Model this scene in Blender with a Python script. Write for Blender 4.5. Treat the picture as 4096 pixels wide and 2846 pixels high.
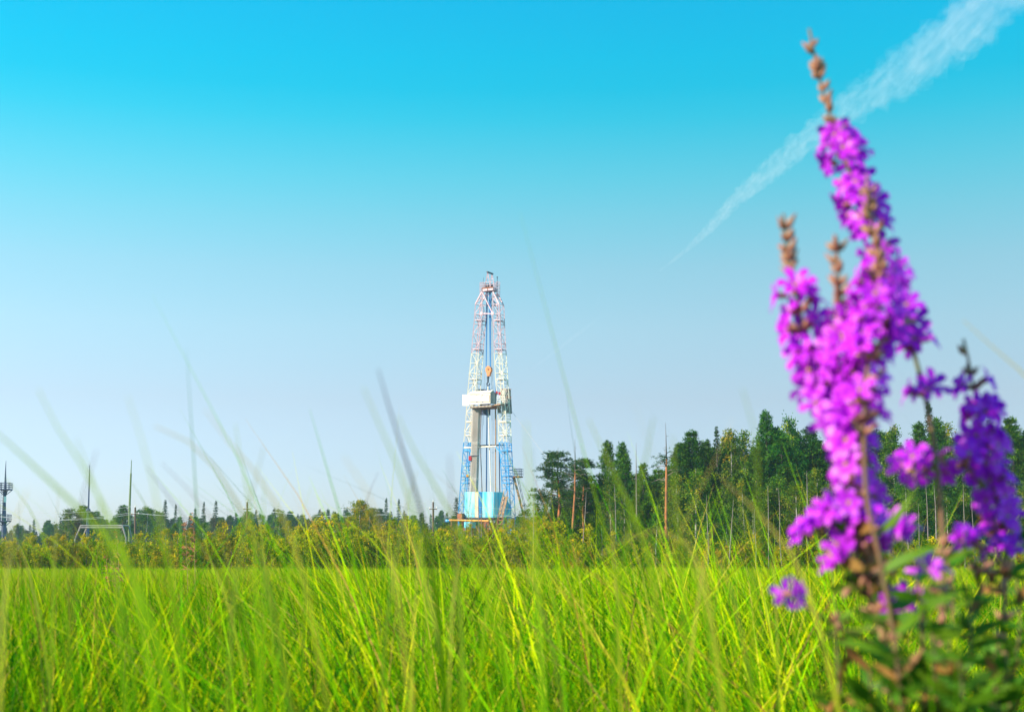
import bpy, math, random
import numpy as np

# ------------------------------------------------------------------ camera, world, sun
scene = bpy.context.scene
for o in list(bpy.data.objects):
    bpy.data.objects.remove(o)
COL = scene.collection
F = 4096 * 50.0 / 36.0            # focal length in photo pixels
HOR = 2258.0                      # row of the horizon in the photo
CAMZ = 0.90
PITCH = math.atan((HOR - 1423.0) / F)

cam_data = bpy.data.cameras.new("camera")
cam_data.lens = 50
cam_data.sensor_width = 36
cam_data.clip_start = 0.05
cam_data.clip_end = 300000
cam_data.dof.use_dof = True
cam_data.dof.focus_distance = 190.0
cam_data.dof.aperture_fstop = 9.0
cam_data.dof.aperture_blades = 0
cam = bpy.data.objects.new("camera", cam_data)
cam.location = (0, 0, CAMZ)
cam.rotation_euler = (math.pi / 2 + PITCH, 0, 0)
COL.objects.link(cam)
scene.camera = cam

SUN_DIR = np.array([-0.80, -0.40, 0.47]); SUN_DIR /= np.linalg.norm(SUN_DIR)
sun_el = math.asin(SUN_DIR[2]); sun_az = math.atan2(SUN_DIR[0], SUN_DIR[1])

world = bpy.data.worlds.new("World")
scene.world = world
world.use_nodes = True
nt = world.node_tree
for n in list(nt.nodes): nt.nodes.remove(n)
w_out = nt.nodes.new("ShaderNodeOutputWorld")
w_bg = nt.nodes.new("ShaderNodeBackground"); w_bg.inputs[1].default_value = 0.083
w_sky = nt.nodes.new("ShaderNodeTexSky"); w_sky.sky_type = 'NISHITA'
w_sky.sun_disc = False
w_sky.sun_elevation = sun_el; w_sky.sun_rotation = -sun_az
w_sky.air_density = 1.0; w_sky.dust_density = 1.0; w_sky.ozone_density = 1.0
w_geo = nt.nodes.new("ShaderNodeTexCoord")
w_sep = nt.nodes.new("ShaderNodeSeparateXYZ")
w_ramp = nt.nodes.new("ShaderNodeValToRGB")
w_mul = nt.nodes.new("ShaderNodeMix"); w_mul.data_type = 'RGBA'; w_mul.blend_type = 'MULTIPLY'; w_mul.inputs[0].default_value = 1.0
SKY_GRADE = [(0.0, (0.8944, 0.9288, 1.2880)), (0.0725, (0.8364, 0.8798, 1.1016)), (0.1144, (0.8938, 0.8908, 0.9738)), (0.1631, (0.9113, 1.0549, 1.0259)), (0.2045, (0.8176, 1.1494, 1.0596)), (0.2386, (0.606, 1.2516, 1.117)), (0.2655, (0.3969, 1.3284, 1.1778)), (0.2854, (0.2496, 1.3557, 1.2251)), (0.3051, (0.1071, 1.385, 1.2746)), (0.3245, (0.0248, 1.39, 1.3235)), (0.3436, (0.0063, 1.4202, 1.3923)), (0.3797, (0.003, 1.412, 1.4894)), (0.6, (0.003, 0.9958, 1.377)), (1.0, (0.005, 0.6444, 1.2121))]     # colour grade of the sky by height above the horizon (sine)
cr = w_ramp.color_ramp
while len(cr.elements) < len(SKY_GRADE): cr.elements.new(0.5)
for e, (p, c) in zip(cr.elements, SKY_GRADE):
    e.position = p; e.color = (*c, 1)
nt.links.new(w_geo.outputs["Generated"], w_sep.inputs[0])
nt.links.new(w_sep.outputs[2], w_ramp.inputs[0])
nt.links.new(w_sky.outputs[0], w_mul.inputs[6])
nt.links.new(w_ramp.outputs[0], w_mul.inputs[7])
nt.links.new(w_mul.outputs[2], w_bg.inputs[0])
nt.links.new(w_bg.outputs[0], w_out.inputs[0])

sun_data = bpy.data.lights.new("sun", 'SUN')
sun_data.energy = 5.0
sun_data.angle = math.radians(0.53)
sun_data.color = (1.0, 0.89, 0.70)
sun = bpy.data.objects.new("sun", sun_data)
from mathutils import Vector
sun.rotation_euler = Vector(SUN_DIR).to_track_quat('Z', 'Y').to_euler()
sun.location = (-20, -20, 30)
COL.objects.link(sun)

vs = scene.view_settings
vs.view_transform = 'Standard'; vs.look = 'None'; vs.exposure = 1.02; vs.gamma = 1.0
vs.use_curve_mapping = False
scene.cycles.max_bounces = 8
scene.cycles.transparent_max_bounces = 16
scene.cycles.volume_bounces = 1
scene.cycles.use_adaptive_sampling = False

# ------------------------------------------------------------------ helpers
cp, sp = math.cos(PITCH), math.sin(PITCH)
def ray(px, py):
    a = (px - 2048.0) / F; b = (1423.0 - py) / F
    return np.array([a, cp - b * sp, sp + b * cp])
def at(px, py, Y):
    d = ray(px, py)
    return np.array([0, 0, CAMZ]) + d * (Y / d[1])

class MB:
    """collects verts / faces for one mesh"""
    def __init__(self): self.v = []; self.f = []; self.m = []
    def add(self, vs, fs, mi=0):
        o = len(self.v)
        self.v.extend([tuple(map(float, p)) for p in vs])
        self.f.extend([tuple(o + i for i in f) for f in fs])
        self.m.extend([mi] * len(fs))
    def tube(self, pts, rad, n=6, mi=0, cap=True):
        pts = [np.asarray(p, float) for p in pts]
        if np.isscalar(rad): rad = [rad] * len(pts)
        rings = []
        up = None
        for i, p in enumerate(pts):
            t = pts[min(i + 1, len(pts) - 1)] - pts[max(i - 1, 0)]
            t = t / (np.linalg.norm(t) + 1e-12)
            if up is None:
                up = np.array([0, 0, 1.0]) if abs(t[2]) < 0.9 else np.array([0, 1.0, 0])
            s = np.cross(t, up); s /= (np.linalg.norm(s) + 1e-12)
            up = np.cross(s, t)
            ph = math.pi / 4 if n == 4 else 0
            rings.append([p + rad[i] * (math.cos(ph + 2 * math.pi * k / n) * s + math.sin(ph + 2 * math.pi * k / n) * up) for k in range(n)])
        vs = [q for r in rings for q in r]; fs = []
        for i in range(len(pts) - 1):
            for k in range(n):
                a = i * n + k; b = i * n + (k + 1) % n
                fs.append((b, a, a + n, b + n))
        if cap:
            fs.append(tuple(range(n)))
            fs.append(tuple((len(pts) - 1) * n + k for k in range(n - 1, -1, -1)))
        self.add(vs, fs, mi)
    def bar(self, a, b, w, mi=0):
        self.tube([a, b], w * 0.7071, 4, mi)
    def hexa(self, b, t, mi=0):
        """box from 4 bottom and 4 top corners"""
        self.add(list(b) + list(t), [(3, 2, 1, 0), (4, 5, 6, 7), (0, 1, 5, 4), (1, 2, 6, 5), (2, 3, 7, 6), (3, 0, 4, 7)], mi)
    def box(self, c, s, mi=0):
        x, y, z = c; a, b, h = s[0] / 2, s[1] / 2, s[2] / 2
        self.hexa([(x - a, y - b, z - h), (x + a, y - b, z - h), (x + a, y + b, z - h), (x - a, y + b, z - h)],
                  [(x - a, y - b, z + h), (x + a, y - b, z + h), (x + a, y + b, z + h), (x - a, y + b, z + h)], mi)
    def build(self, name, mats, parent=None, origin=(0, 0, 0), smooth=False):
        me = bpy.data.meshes.new(name)
        o3 = np.asarray(origin, float)
        me.from_pydata([tuple(np.asarray(p) - o3) for p in self.v], [], self.f)
        if not isinstance(mats, (list, tuple)): mats = [mats]
        for m in mats: me.materials.append(m)
        if len(mats) > 1: me.polygons.foreach_set("material_index", self.m)
        if smooth: me.polygons.foreach_set("use_smooth", [True] * len(me.polygons))
        me.update()
        return link(bpy.data.objects.new(name, me), parent, None if parent else origin)

def link(o, parent=None, loc=None):
    COL.objects.link(o)
    if parent is not None: o.parent = parent
    if loc is not None: o.location = tuple(map(float, loc))
    return o
def thing(name, label, cat, loc=(0, 0, 0), group=None):
    o = bpy.data.objects.new(name, None); o.empty_display_size = 0.2
    link(o, None, loc)
    return tag(o, label, cat, group)
def tag(o, label=None, cat=None, group=None, kind=None):
    if label: o["label"] = label
    if cat: o["category"] = cat
    if group: o["group"] = group
    if kind: o["kind"] = kind
    return o
def np_mesh(name, V, Q, mats, attrs=None, mat_idx=None, smooth=False):
    """V (n,3), Q (m,4) quads; attrs: name -> per vertex float"""
    me = bpy.data.meshes.new(name)
    me.vertices.add(len(V)); me.vertices.foreach_set("co", np.ascontiguousarray(V, np.float32).ravel())
    m = len(Q)
    me.loops.add(m * 4); me.loops.foreach_set("vertex_index", np.ascontiguousarray(Q, np.int32).ravel())
    me.polygons.add(m); me.polygons.foreach_set("loop_start", np.arange(0, m * 4, 4, dtype=np.int32))
    for k, a in (attrs or {}).items():
        at_ = me.attributes.new(k, 'FLOAT', 'POINT'); at_.data.foreach_set("value", np.ascontiguousarray(a, np.float32))
    for mt in mats: me.materials.append(mt)
    if mat_idx is not None: me.polygons.foreach_set("material_index", np.ascontiguousarray(mat_idx, np.int32))
    me.update(calc_edges=True)
    if smooth: me.polygons.foreach_set("use_smooth", [True] * m)
    return me

# ------------------------------------------------------------------ materials
def new_mat(name):
    m = bpy.data.materials.new(name); m.use_nodes = True
    t = m.node_tree
    for n in list(t.nodes): t.nodes.remove(n)
    return m, t, t.nodes.new("ShaderNodeOutputMaterial")
def solid(name, col, rough=0.6, metal=0.0, var=0.25, scale=1.2, dirt=None, dirt_amt=0.35, spec=0.4, streak=False):
    """painted / bare surface with blotchy wear in its colour"""
    m, t, out = new_mat(name)
    b = t.nodes.new("ShaderNodeBsdfPrincipled")
    b.inputs["Roughness"].default_value = rough; b.inputs["Metallic"].default_value = metal
    b.inputs["Specular IOR Level"].default_value = spec
    tc = t.nodes.new("ShaderNodeTexCoord"); src = tc.outputs["Object"]
    if streak:
        mp = t.nodes.new("ShaderNodeMapping"); mp.inputs["Scale"].default_value = (1.0, 1.0, 0.12)
        t.links.new(src, mp.inputs[0]); src = mp.outputs[0]
    nz = t.nodes.new("ShaderNodeTexNoise"); nz.inputs["Scale"].default_value = scale; nz.inputs["Detail"].default_value = 6
    t.links.new(src, nz.inputs["Vector"])
    mr = t.nodes.new("ShaderNodeMapRange"); mr.inputs[1].default_value = 0.42; mr.inputs[2].default_value = 0.68
    t.links.new(nz.outputs["Fac"], mr.inputs[0])
    mu = t.nodes.new("ShaderNodeMath"); mu.operation = 'MULTIPLY'; mu.inputs[1].default_value = dirt_amt if dirt else var
    t.links.new(mr.outputs[0], mu.inputs[0])
    mx = t.nodes.new("ShaderNodeMix"); mx.data_type = 'RGBA'
    mx.inputs[6].default_value = (*col, 1)
    d = dirt if dirt else tuple(c * 0.55 for c in col)
    mx.inputs[7].default_value = (*d, 1)
    t.links.new(mu.outputs[0], mx.inputs[0])
    t.links.new(mx.outputs[2], b.inputs["Base Color"])
    t.links.new(b.outputs[0], out.inputs[0])
    return m
def foliage(name, cols, transl=0.45, rough=0.5, gloss=0.04, objvar=0.0, second=None):
    """leaf: colour picked by the 'tint' attribute, light passes through"""
    m, t, out = new_mat(name)
    atn = t.nodes.new("ShaderNodeAttribute"); atn.attribute_name = "tint"
    r = t.nodes.new("ShaderNodeValToRGB")
    while len(r.color_ramp.elements) < len(cols): r.color_ramp.elements.new(0.5)
    for e, (p, c) in zip(r.color_ramp.elements, cols): e.position = p; e.color = (*c, 1)
    t.links.new(atn.outputs["Fac"], r.inputs[0])
    colout = r.outputs[0]
    if objvar > 0:
        oi = t.nodes.new("ShaderNodeObjectInfo")
        hs = t.nodes.new("ShaderNodeHueSaturation")
        m1 = t.nodes.new("ShaderNodeMapRange"); m1.inputs[3].default_value = 0.5 - 0.035 * objvar; m1.inputs[4].default_value = 0.5 + 0.02 * objvar
        m2 = t.nodes.new("ShaderNodeMapRange"); m2.inputs[3].default_value = 1 - 0.28 * objvar; m2.inputs[4].default_value = 1 + 0.25 * objvar
        wn = t.nodes.new("ShaderNodeTexWhiteNoise"); wn.noise_dimensions = '1D'
        t.links.new(oi.outputs["Random"], m1.inputs[0]); t.links.new(oi.outputs["Random"], wn.inputs["W"])
        t.links.new(wn.outputs["Value"], m2.inputs[0])
        t.links.new(m1.outputs[0], hs.inputs["Hue"]); t.links.new(m2.outputs[0], hs.inputs["Value"])
        t.links.new(colout, hs.inputs["Color"]); colout = hs.outputs[0]
    d = t.nodes.new("ShaderNodeBsdfDiffuse"); tr = t.nodes.new("ShaderNodeBsdfTranslucent")
    mx = t.nodes.new("ShaderNodeMixShader"); mx.inputs[0].default_value = transl
    t.links.new(colout, d.inputs[0]); t.links.new(colout, tr.inputs[0])
    t.links.new(d.outputs[0], mx.inputs[1]); t.links.new(tr.outputs[0], mx.inputs[2])
    last = mx.outputs[0]
    if gloss > 0:
        g = t.nodes.new("ShaderNodeBsdfGlossy"); g.inputs["Roughness"].default_value = rough
        m3 = t.nodes.new("ShaderNodeMixShader"); m3.inputs[0].default_value = gloss
        t.links.new(last, m3.inputs[1]); t.links.new(g.outputs[0], m3.inputs[2]); last = m3.outputs[0]
    t.links.new(last, out.inputs[0])
    return m

M = {}
M['grass'] = foliage('sedge_blade', [(0.0, (0.002, 0.040, 0.004)), (0.27, (0.018, 0.160, 0.002)), (0.62, (0.240, 0.470, 0.002)), (0.88, (0.62, 0.56, 0.004)), (0.93, (0.42, 0.28, 0.07)), (1.0, (0.26, 0.09, 0.03))], 0.20, 0.40, 0.0, 0.8)  # darkest tints stand in for shadow between the blades
M['far_grass'] = foliage('meadow_grass', [(0.0, (0.110, 0.300, 0.004)), (0.6, (0.340, 0.470, 0.003)), (0.9, (0.52, 0.50, 0.008)), (1.0, (0.42, 0.28, 0.07))], 0.45, 0.5, 0.0, 0.4)
M['stone_pine'] = foliage('stone_pine_needles', [(0.0, (0.002, 0.028, 0.006)), (0.55, (0.014, 0.085, 0.006)), (1.0, (0.100, 0.220, 0.008))], 0.12, 0.5, 0.008, 0.8)  # dark and bright ends paint in shaded and sunlit needles
M['scots_pine'] = foliage('scots_pine_needles', [(0.0, (0.020, 0.070, 0.022)), (0.7, (0.050, 0.120, 0.030)), (1.0, (0.16, 0.15, 0.04))], 0.25, 0.5, 0.008, 0.6)
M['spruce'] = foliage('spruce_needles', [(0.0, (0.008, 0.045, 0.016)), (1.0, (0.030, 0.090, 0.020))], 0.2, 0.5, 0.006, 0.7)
M['birch'] = foliage('birch_leaves', [(0.0, (0.010, 0.070, 0.005)), (0.55, (0.070, 0.180, 0.005)), (0.85, (0.24, 0.31, 0.010)), (1.0, (0.45, 0.36, 0.012))], 0.42, 0.4, 0.012, 0.9)
M['bush'] = foliage('willow_leaves', [(0.0, (0.070, 0.140, 0.003)), (0.45, (0.250, 0.310, 0.004)), (0.8, (0.52, 0.44, 0.006)), (1.0, (0.66, 0.44, 0.015))], 0.45, 0.4, 0.0, 0.9)
M['bark_pine'] = solid('pine_bark', (0.36, 0.13, 0.045), 0.9, 0, scale=3, dirt=(0.10, 0.06, 0.04), dirt_amt=0.6)
M['bark_grey'] = solid('grey_bark', (0.16, 0.13, 0.12), 0.95, 0, scale=3, dirt=(0.05, 0.04, 0.04), dirt_amt=0.7)
M['bark_dead'] = solid('dead_wood', (0.21, 0.175, 0.165), 0.9, 0, scale=2, dirt=(0.10, 0.07, 0.06), dirt_amt=0.7)
M['bark_birch'] = solid('birch_bark', (0.34, 0.32, 0.28), 0.8, 0, scale=5, dirt=(0.06, 0.05, 0.045), dirt_amt=0.75)
M['pink'] = solid('faded_red_paint', (0.56, 0.40, 0.46), 0.5, 0.0, scale=2.5, dirt=(0.30, 0.16, 0.22), dirt_amt=0.5)
M['cream'] = solid('cream_paint', (0.72, 0.68, 0.56), 0.5, 0.0, scale=2.0, dirt=(0.40, 0.33, 0.25), dirt_amt=0.4, streak=True)
M['white'] = solid('white_paint', (0.74, 0.72, 0.66), 0.5, 0.0, scale=2.0, dirt=(0.45, 0.36, 0.28), dirt_amt=0.35)
M['blue'] = solid('blue_paint', (0.015, 0.30, 0.66), 0.45, 0.0, scale=2.5, dirt=(0.02, 0.14, 0.34), dirt_amt=0.5)
M['cyan'] = solid('cyan_sheet_metal', (0.020, 0.40, 0.56), 0.45, 0.0, scale=1.6, dirt=(0.42, 0.56, 0.54), dirt_amt=0.75, streak=True)
M['navy'] = solid('dark_navy', (0.012, 0.035, 0.11), 0.6, 0.0, scale=1.0)  # even dark navy for the back walls and hose
M['beige'] = solid('beige_sheet_metal', (0.62, 0.50, 0.36), 0.6, 0.0, scale=1.5, dirt=(0.35, 0.22, 0.12), dirt_amt=0.5, streak=True)
M['greyboard'] = solid('weathered_boards_and_shade_grey', (0.30, 0.29, 0.28), 0.85, 0.0, scale=1.5, dirt=(0.13, 0.12, 0.13), dirt_amt=0.7, streak=True)  # weathered boards; the same grey stands in for shade on the cabin end
M['yellow'] = solid('yellow_paint', (0.70, 0.30, 0.02), 0.5, 0.0, scale=1.5, dirt=(0.35, 0.14, 0.03), dirt_amt=0.5)
M['tan'] = solid('tan_paint', (0.42, 0.24, 0.12), 0.6, 0.0, scale=1.5, dirt=(0.20, 0.10, 0.06), dirt_amt=0.5)
M['rust'] = solid('rusty_steel', (0.32, 0.12, 0.055), 0.85, 0.0, scale=3, dirt=(0.13, 0.05, 0.03), dirt_amt=0.6)
M['orange'] = solid('orange_block_paint', (0.62, 0.20, 0.045), 0.5, 0.0, scale=3, dirt=(0.22, 0.08, 0.04), dirt_amt=0.6)
M['red'] = solid('red_paint', (0.50, 0.02, 0.03), 0.5)
M['pipe'] = solid('drill_pipe_steel', (0.50, 0.47, 0.44), 0.5, 0.1, scale=2.0, dirt=(0.28, 0.20, 0.15), dirt_amt=0.5, streak=True)
M['darksteel'] = solid('dark_steel', (0.035, 0.045, 0.075), 0.5, 0.3, scale=3)
M['cable_blue'] = solid('blue_steel_cable', (0.02, 0.16, 0.42), 0.4, 0.2)  # plain blue for the lines, pipes and links
M['cable'] = solid('grey_steel_cable', (0.32, 0.33, 0.35), 0.5, 0.3)
M['wire'] = solid('bare_aluminium_wire', (0.75, 0.75, 0.76), 0.35, 0.6)
M['wood_pole'] = solid('tarred_pole_wood', (0.12, 0.075, 0.055), 0.9, 0, scale=4)
M['soil'] = solid('damp_soil_and_thatch', (0.030, 0.030, 0.012), 0.95, 0, scale=0.7, dirt=(0.06, 0.07, 0.015), dirt_amt=0.9)
M['tower'] = solid('dark_blue_tower_paint', (0.035, 0.055, 0.12), 0.5, 0.1, scale=2)
M['stem'] = solid('loosestrife_stem', (0.17, 0.085, 0.045), 0.6, 0, scale=60, dirt=(0.09, 0.11, 0.03), dirt_amt=0.9)
M['calyx'] = solid('loosestrife_calyx', (0.30, 0.11, 0.085), 0.6, 0, scale=120, dirt=(0.30, 0.26, 0.08), dirt_amt=0.8)
M['petal'] = foliage('loosestrife_petal', [(0.0, (0.46, 0.010, 0.70)), (0.75, (0.62, 0.035, 0.84)), (1.0, (0.82, 0.16, 0.90))], 0.45, 0.4, 0.02, 0.35)
M['leaf'] = foliage('loosestrife_leaf', [(0.0, (0.020, 0.110, 0.003)), (0.7, (0.090, 0.22, 0.004)), (0.9, (0.26, 0.17, 0.03)), (1.0, (0.34, 0.08, 0.05))], 0.3, 0.6, 0.02, 0.6)
M['blade_green'] = foliage('tall_sedge_green', [(0.0, (0.035, 0.24, 0.002)), (0.5, (0.20, 0.42, 0.005)), (1.0, (0.38, 0.46, 0.04))], 0.5, 0.4, 0.0, 0.5)
M['blade_dry'] = foliage('tall_sedge_drying', [(0.0, (0.15, 0.38, 0.003)), (0.55, (0.42, 0.45, 0.03)), (1.0, (0.60, 0.44, 0.13))], 0.45, 0.4, 0.0, 0.4)
M['blade_dark'] = foliage('tall_sedge_purple_tipped', [(0.0, (0.08, 0.30, 0.002)), (0.55, (0.18, 0.30, 0.004)), (0.80, (0.13, 0.06, 0.04)), (1.0, (0.15, 0.06, 0.09))], 0.4, 0.4, 0.0, 0.3)

# ------------------------------------------------------------------ ground
g = MB(); N = 40; L = 900.0
for i in range(N + 1):
    for j in range(N + 1):
        g.v.append((-L + 2 * L * i / N, -200 + (L + 200) * j / N, 0.0))
for i in range(N):
    for j in range(N):
        a = i * (N + 1) + j
        g.f.append((a, a + N + 1, a + N + 2, a + 1)); g.m.append(0)
ground = g.build("meadow_ground", M['soil']); tag(ground, kind="structure")
ground["label"] = "flat damp meadow ground under the grass"

# ------------------------------------------------------------------ grass meshes
def blades(rng, n, size, hmin, hmax, wmin, wmax, lean_bias, tint_fn, sect=5, spread=0.55, x0=None):
    bx = rng.uniform(-size / 2, size / 2, n); by = rng.uniform(-size / 2, size / 2, n)
    if x0 is not None: bx, by = x0
    h = rng.uniform(hmin, hmax, n) * (0.75 + 0.25 * rng.random(n))
    w = rng.uniform(wmin, wmax, n)
    ang = rng.normal(math.pi, 1.15, n)                     # most lean towards -X
    flip = rng.random(n) < 0.28; ang[flip] = rng.uniform(0, 2 * math.pi, flip.sum())
    lx, ly = np.cos(ang), np.sin(ang)
    a = np.abs(rng.normal(lean_bias * 1.5, 0.12, n)); b = np.abs(rng.normal(spread * 0.6, 0.18, n))
    wa = rng.uniform(0, 2 * math.pi, n)
    wx, wy = np.cos(wa), np.sin(wa)
    t = np.linspace(0, 1, sect)
    off = (a[:, None] * t + b[:, None] * t ** 2.2) * h[:, None]
    px = bx[:, None] + lx[:, None] * off; py = by[:, None] + ly[:, None] * off
    pz = h[:, None] * (t - (0.16 * (b / 0.3)[:, None]) * t ** 3)
    ww = w[:, None] * np.clip(1.03 - t ** 2.4, 0.06, 1) * np.minimum(1, 0.55 + 1.6 * t)
    Lf = np.stack([px - wx[:, None] * ww / 2, py - wy[:, None] * ww / 2, pz], -1)
    Rt = np.stack([px + wx[:, None] * ww / 2, py + wy[:, None] * ww / 2, pz], -1)
    V = np.stack([Lf, Rt], 2).reshape(-1, 3)
    base = (np.arange(n) * sect * 2)[:, None]; s = np.arange(sect - 1)[None, :] * 2
    Q = np.stack([base + s, base + s + 1, base + s + 3, base + s + 2], -1).reshape(-1, 4)
    tint = np.repeat(tint_fn(rng, n), sect * 2)
    tt = np.tile(np.repeat(t, 2), n)
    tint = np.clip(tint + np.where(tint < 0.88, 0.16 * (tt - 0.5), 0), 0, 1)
    return V, Q, tint
def tuft_xy(rng, n, size, ntuft, rad):
    c = rng.uniform(-size / 2, size / 2, (ntuft, 2)); k = rng.integers(0, ntuft, n)
    q = c[k] + rng.normal(0, rad, (n, 2)) * rng.uniform(.5, 1.3, (n, 1)); return q[:, 0], q[:, 1]
def merge(parts):
    V, Q, T, o = [], [], [], 0
    for v, q, t in parts:
        V.append(v); Q.append(q + o); T.append(t); o += len(v)
    return np.concatenate(V), np.concatenate(Q), np.concatenate(T)
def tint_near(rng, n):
    t = np.where(rng.random(n) < .28, rng.uniform(0, .28, n), np.clip(rng.normal(.70, .13, n), 0, .87))  # share of dark blades paints shadow gaps into the sward
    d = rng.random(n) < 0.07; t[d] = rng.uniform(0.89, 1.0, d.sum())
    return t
def tint_tall(rng, n):
    t = np.clip(rng.normal(0.42, 0.24, n), 0, 0.87)
    d = rng.random(n) < 0.10; t[d] = rng.uniform(0.89, 1.0, d.sum())
    return t
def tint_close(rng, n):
    t = np.where(rng.random(n) < .52, rng.uniform(0, .26, n), np.clip(rng.normal(.60, .15, n), 0, .87))  # larger dark share, shadow between close blades put into their colour
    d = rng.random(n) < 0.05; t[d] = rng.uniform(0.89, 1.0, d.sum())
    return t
def tint_far(rng, n):
    t = np.clip(rng.normal(0.52, 0.2, n), 0, 0.9)
    d = rng.random(n) < 0.05; t[d] = rng.uniform(0.92, 1.0, d.sum())
    return t

def instancer(name, meshes, P, rotz, scl, idx, label):
    """one object that scatters the given patch meshes over points"""
    coll = bpy.data.collections.new(name + "_source")
    for i, me in enumerate(meshes):
        coll.objects.link(bpy.data.objects.new("%s_patch_%02d" % (name, i), me))
    me = bpy.data.meshes.new(name)
    me.vertices.add(len(P)); me.vertices.foreach_set("co", np.ascontiguousarray(P, np.float32).ravel())
    for k, a, ty in (("rz", rotz, 'FLOAT'), ("sc", scl, 'FLOAT')):
        x = me.attributes.new(k, ty, 'POINT'); x.data.foreach_set("value", np.ascontiguousarray(a, np.float32))
    x = me.attributes.new("ix", 'INT', 'POINT'); x.data.foreach_set("value", np.ascontiguousarray(idx, np.int32))
    me.update()
    o = link(bpy.data.objects.new(name, me))
    ng = bpy.data.node_groups.new(name + "_scatter", 'GeometryNodeTree')
    ng.interface.new_socket("Geometry", in_out='INPUT', socket_type='NodeSocketGeometry')
    ng.interface.new_socket("Geometry", in_out='OUTPUT', socket_type='NodeSocketGeometry')
    gi = ng.nodes.new("NodeGroupInput"); go = ng.nodes.new("NodeGroupOutput")
    ci = ng.nodes.new("GeometryNodeCollectionInfo"); ci.inputs[0].default_value = coll
    ci.inputs["Separate Children"].default_value = True; ci.inputs["Reset Children"].default_value = True
    ip = ng.nodes.new("GeometryNodeInstanceOnPoints")
    ip.inputs["Pick Instance"].default_value = True
    def na(nm, ty):
        n = ng.nodes.new("GeometryNodeInputNamedAttribute"); n.data_type = ty; n.inputs[0].default_value = nm; return n
    rz = na("rz", 'FLOAT'); sc = na("sc", 'FLOAT'); ix = na("ix", 'INT')
    cx = ng.nodes.new("ShaderNodeCombineXYZ")
    ng.links.new(rz.outputs[0], cx.inputs[2])
    ng.links.new(gi.outputs[0], ip.inputs["Points"]); ng.links.new(ci.outputs[0], ip.inputs["Instance"])
    ng.links.new(ix.outputs[0], ip.inputs["Instance Index"])
    e2r = ng.nodes.new("FunctionNodeEulerToRotation"); ng.links.new(cx.outputs[0], e2r.inputs[0])
    ng.links.new(e2r.outputs[0], ip.inputs["Rotation"])
    ng.links.new(sc.outputs[0], ip.inputs["Scale"])
    ng.links.new(ip.outputs[0], go.inputs[0])
    md = o.modifiers.new("scatter", 'NODES'); md.node_group = ng
    tag(o, label, kind="stuff")
    return o

rng = np.random.default_rng(11)
near_meshes = []
for k in range(5):
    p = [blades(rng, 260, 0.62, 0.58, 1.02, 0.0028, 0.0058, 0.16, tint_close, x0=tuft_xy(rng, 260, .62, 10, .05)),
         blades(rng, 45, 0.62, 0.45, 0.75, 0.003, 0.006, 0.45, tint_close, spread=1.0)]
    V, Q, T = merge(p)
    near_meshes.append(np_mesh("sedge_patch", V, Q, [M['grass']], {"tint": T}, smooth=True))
def wedge(rng, y0, y1, step, margin=0.9, slope=0.40):
    P = []
    y = y0
    while y < y1:
        hw = y * slope + margin
        xs = np.arange(-hw, hw, step)
        P.append(np.stack([xs + rng.uniform(-.5, .5, len(xs)) * step, np.full(len(xs), y) + rng.uniform(-.5, .5, len(xs)) * step], -1))
        y += step
    return np.concatenate(P)
P2 = wedge(rng, 1.7, 11.0, 0.27)
P3 = np.c_[P2, np.zeros(len(P2))]
hv = 0.5 + 0.5 * np.sin(P2[:, 0] * 1.3 + 0.7 * np.sin(P2[:, 1] * 0.9)) * np.cos(P2[:, 1] * 0.8 + 1.0)
instancer("sedge_grass", near_meshes, P3, rng.normal(0, 0.55, len(P3)), 0.84 + 0.26 * hv + rng.uniform(-0.08, 0.08, len(P3)), rng.integers(0, 5, len(P3)), "bright green sedge grass filling the foreground meadow")

mid_meshes = []
for k in range(4):
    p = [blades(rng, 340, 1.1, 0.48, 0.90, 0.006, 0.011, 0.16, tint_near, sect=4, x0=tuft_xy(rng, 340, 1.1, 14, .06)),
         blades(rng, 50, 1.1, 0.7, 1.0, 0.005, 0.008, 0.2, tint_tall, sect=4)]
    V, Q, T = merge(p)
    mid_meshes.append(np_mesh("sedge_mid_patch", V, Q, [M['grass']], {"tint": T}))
P2 = wedge(rng, 11.0, 34.0, 0.62)
P3 = np.c_[P2, np.zeros(len(P2))]
instancer("middle_sedge_grass", mid_meshes, P3, rng.normal(0, 0.6, len(P3)), rng.uniform(0.8, 1.08, len(P3)), rng.integers(0, 4, len(P3)), "sunlit yellow green sedge across the middle of the meadow")

far_meshes = []
for k in range(3):
    V, Q, T = blades(rng, 620, 3.2, 0.40, 0.78, 0.02, 0.04, 0.2, tint_far, sect=3)
    far_meshes.append(np_mesh("meadow_patch", V, Q, [M['far_grass']], {"tint": T}))
P2 = wedge(rng, 33.0, 118.0, 1.7)
P3 = np.c_[P2, np.zeros(len(P2))]
instancer("far_meadow_grass", far_meshes, P3, rng.uniform(-0.8, 0.8, len(P3)), np.where(P2[:, 1] > 70, rng.uniform(0.7, 1.35, len(P3)), rng.uniform(0.75, 1.05, len(P3))), rng.integers(0, 3, len(P3)), "smooth yellow green grass at the far edge of the meadow")

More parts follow.
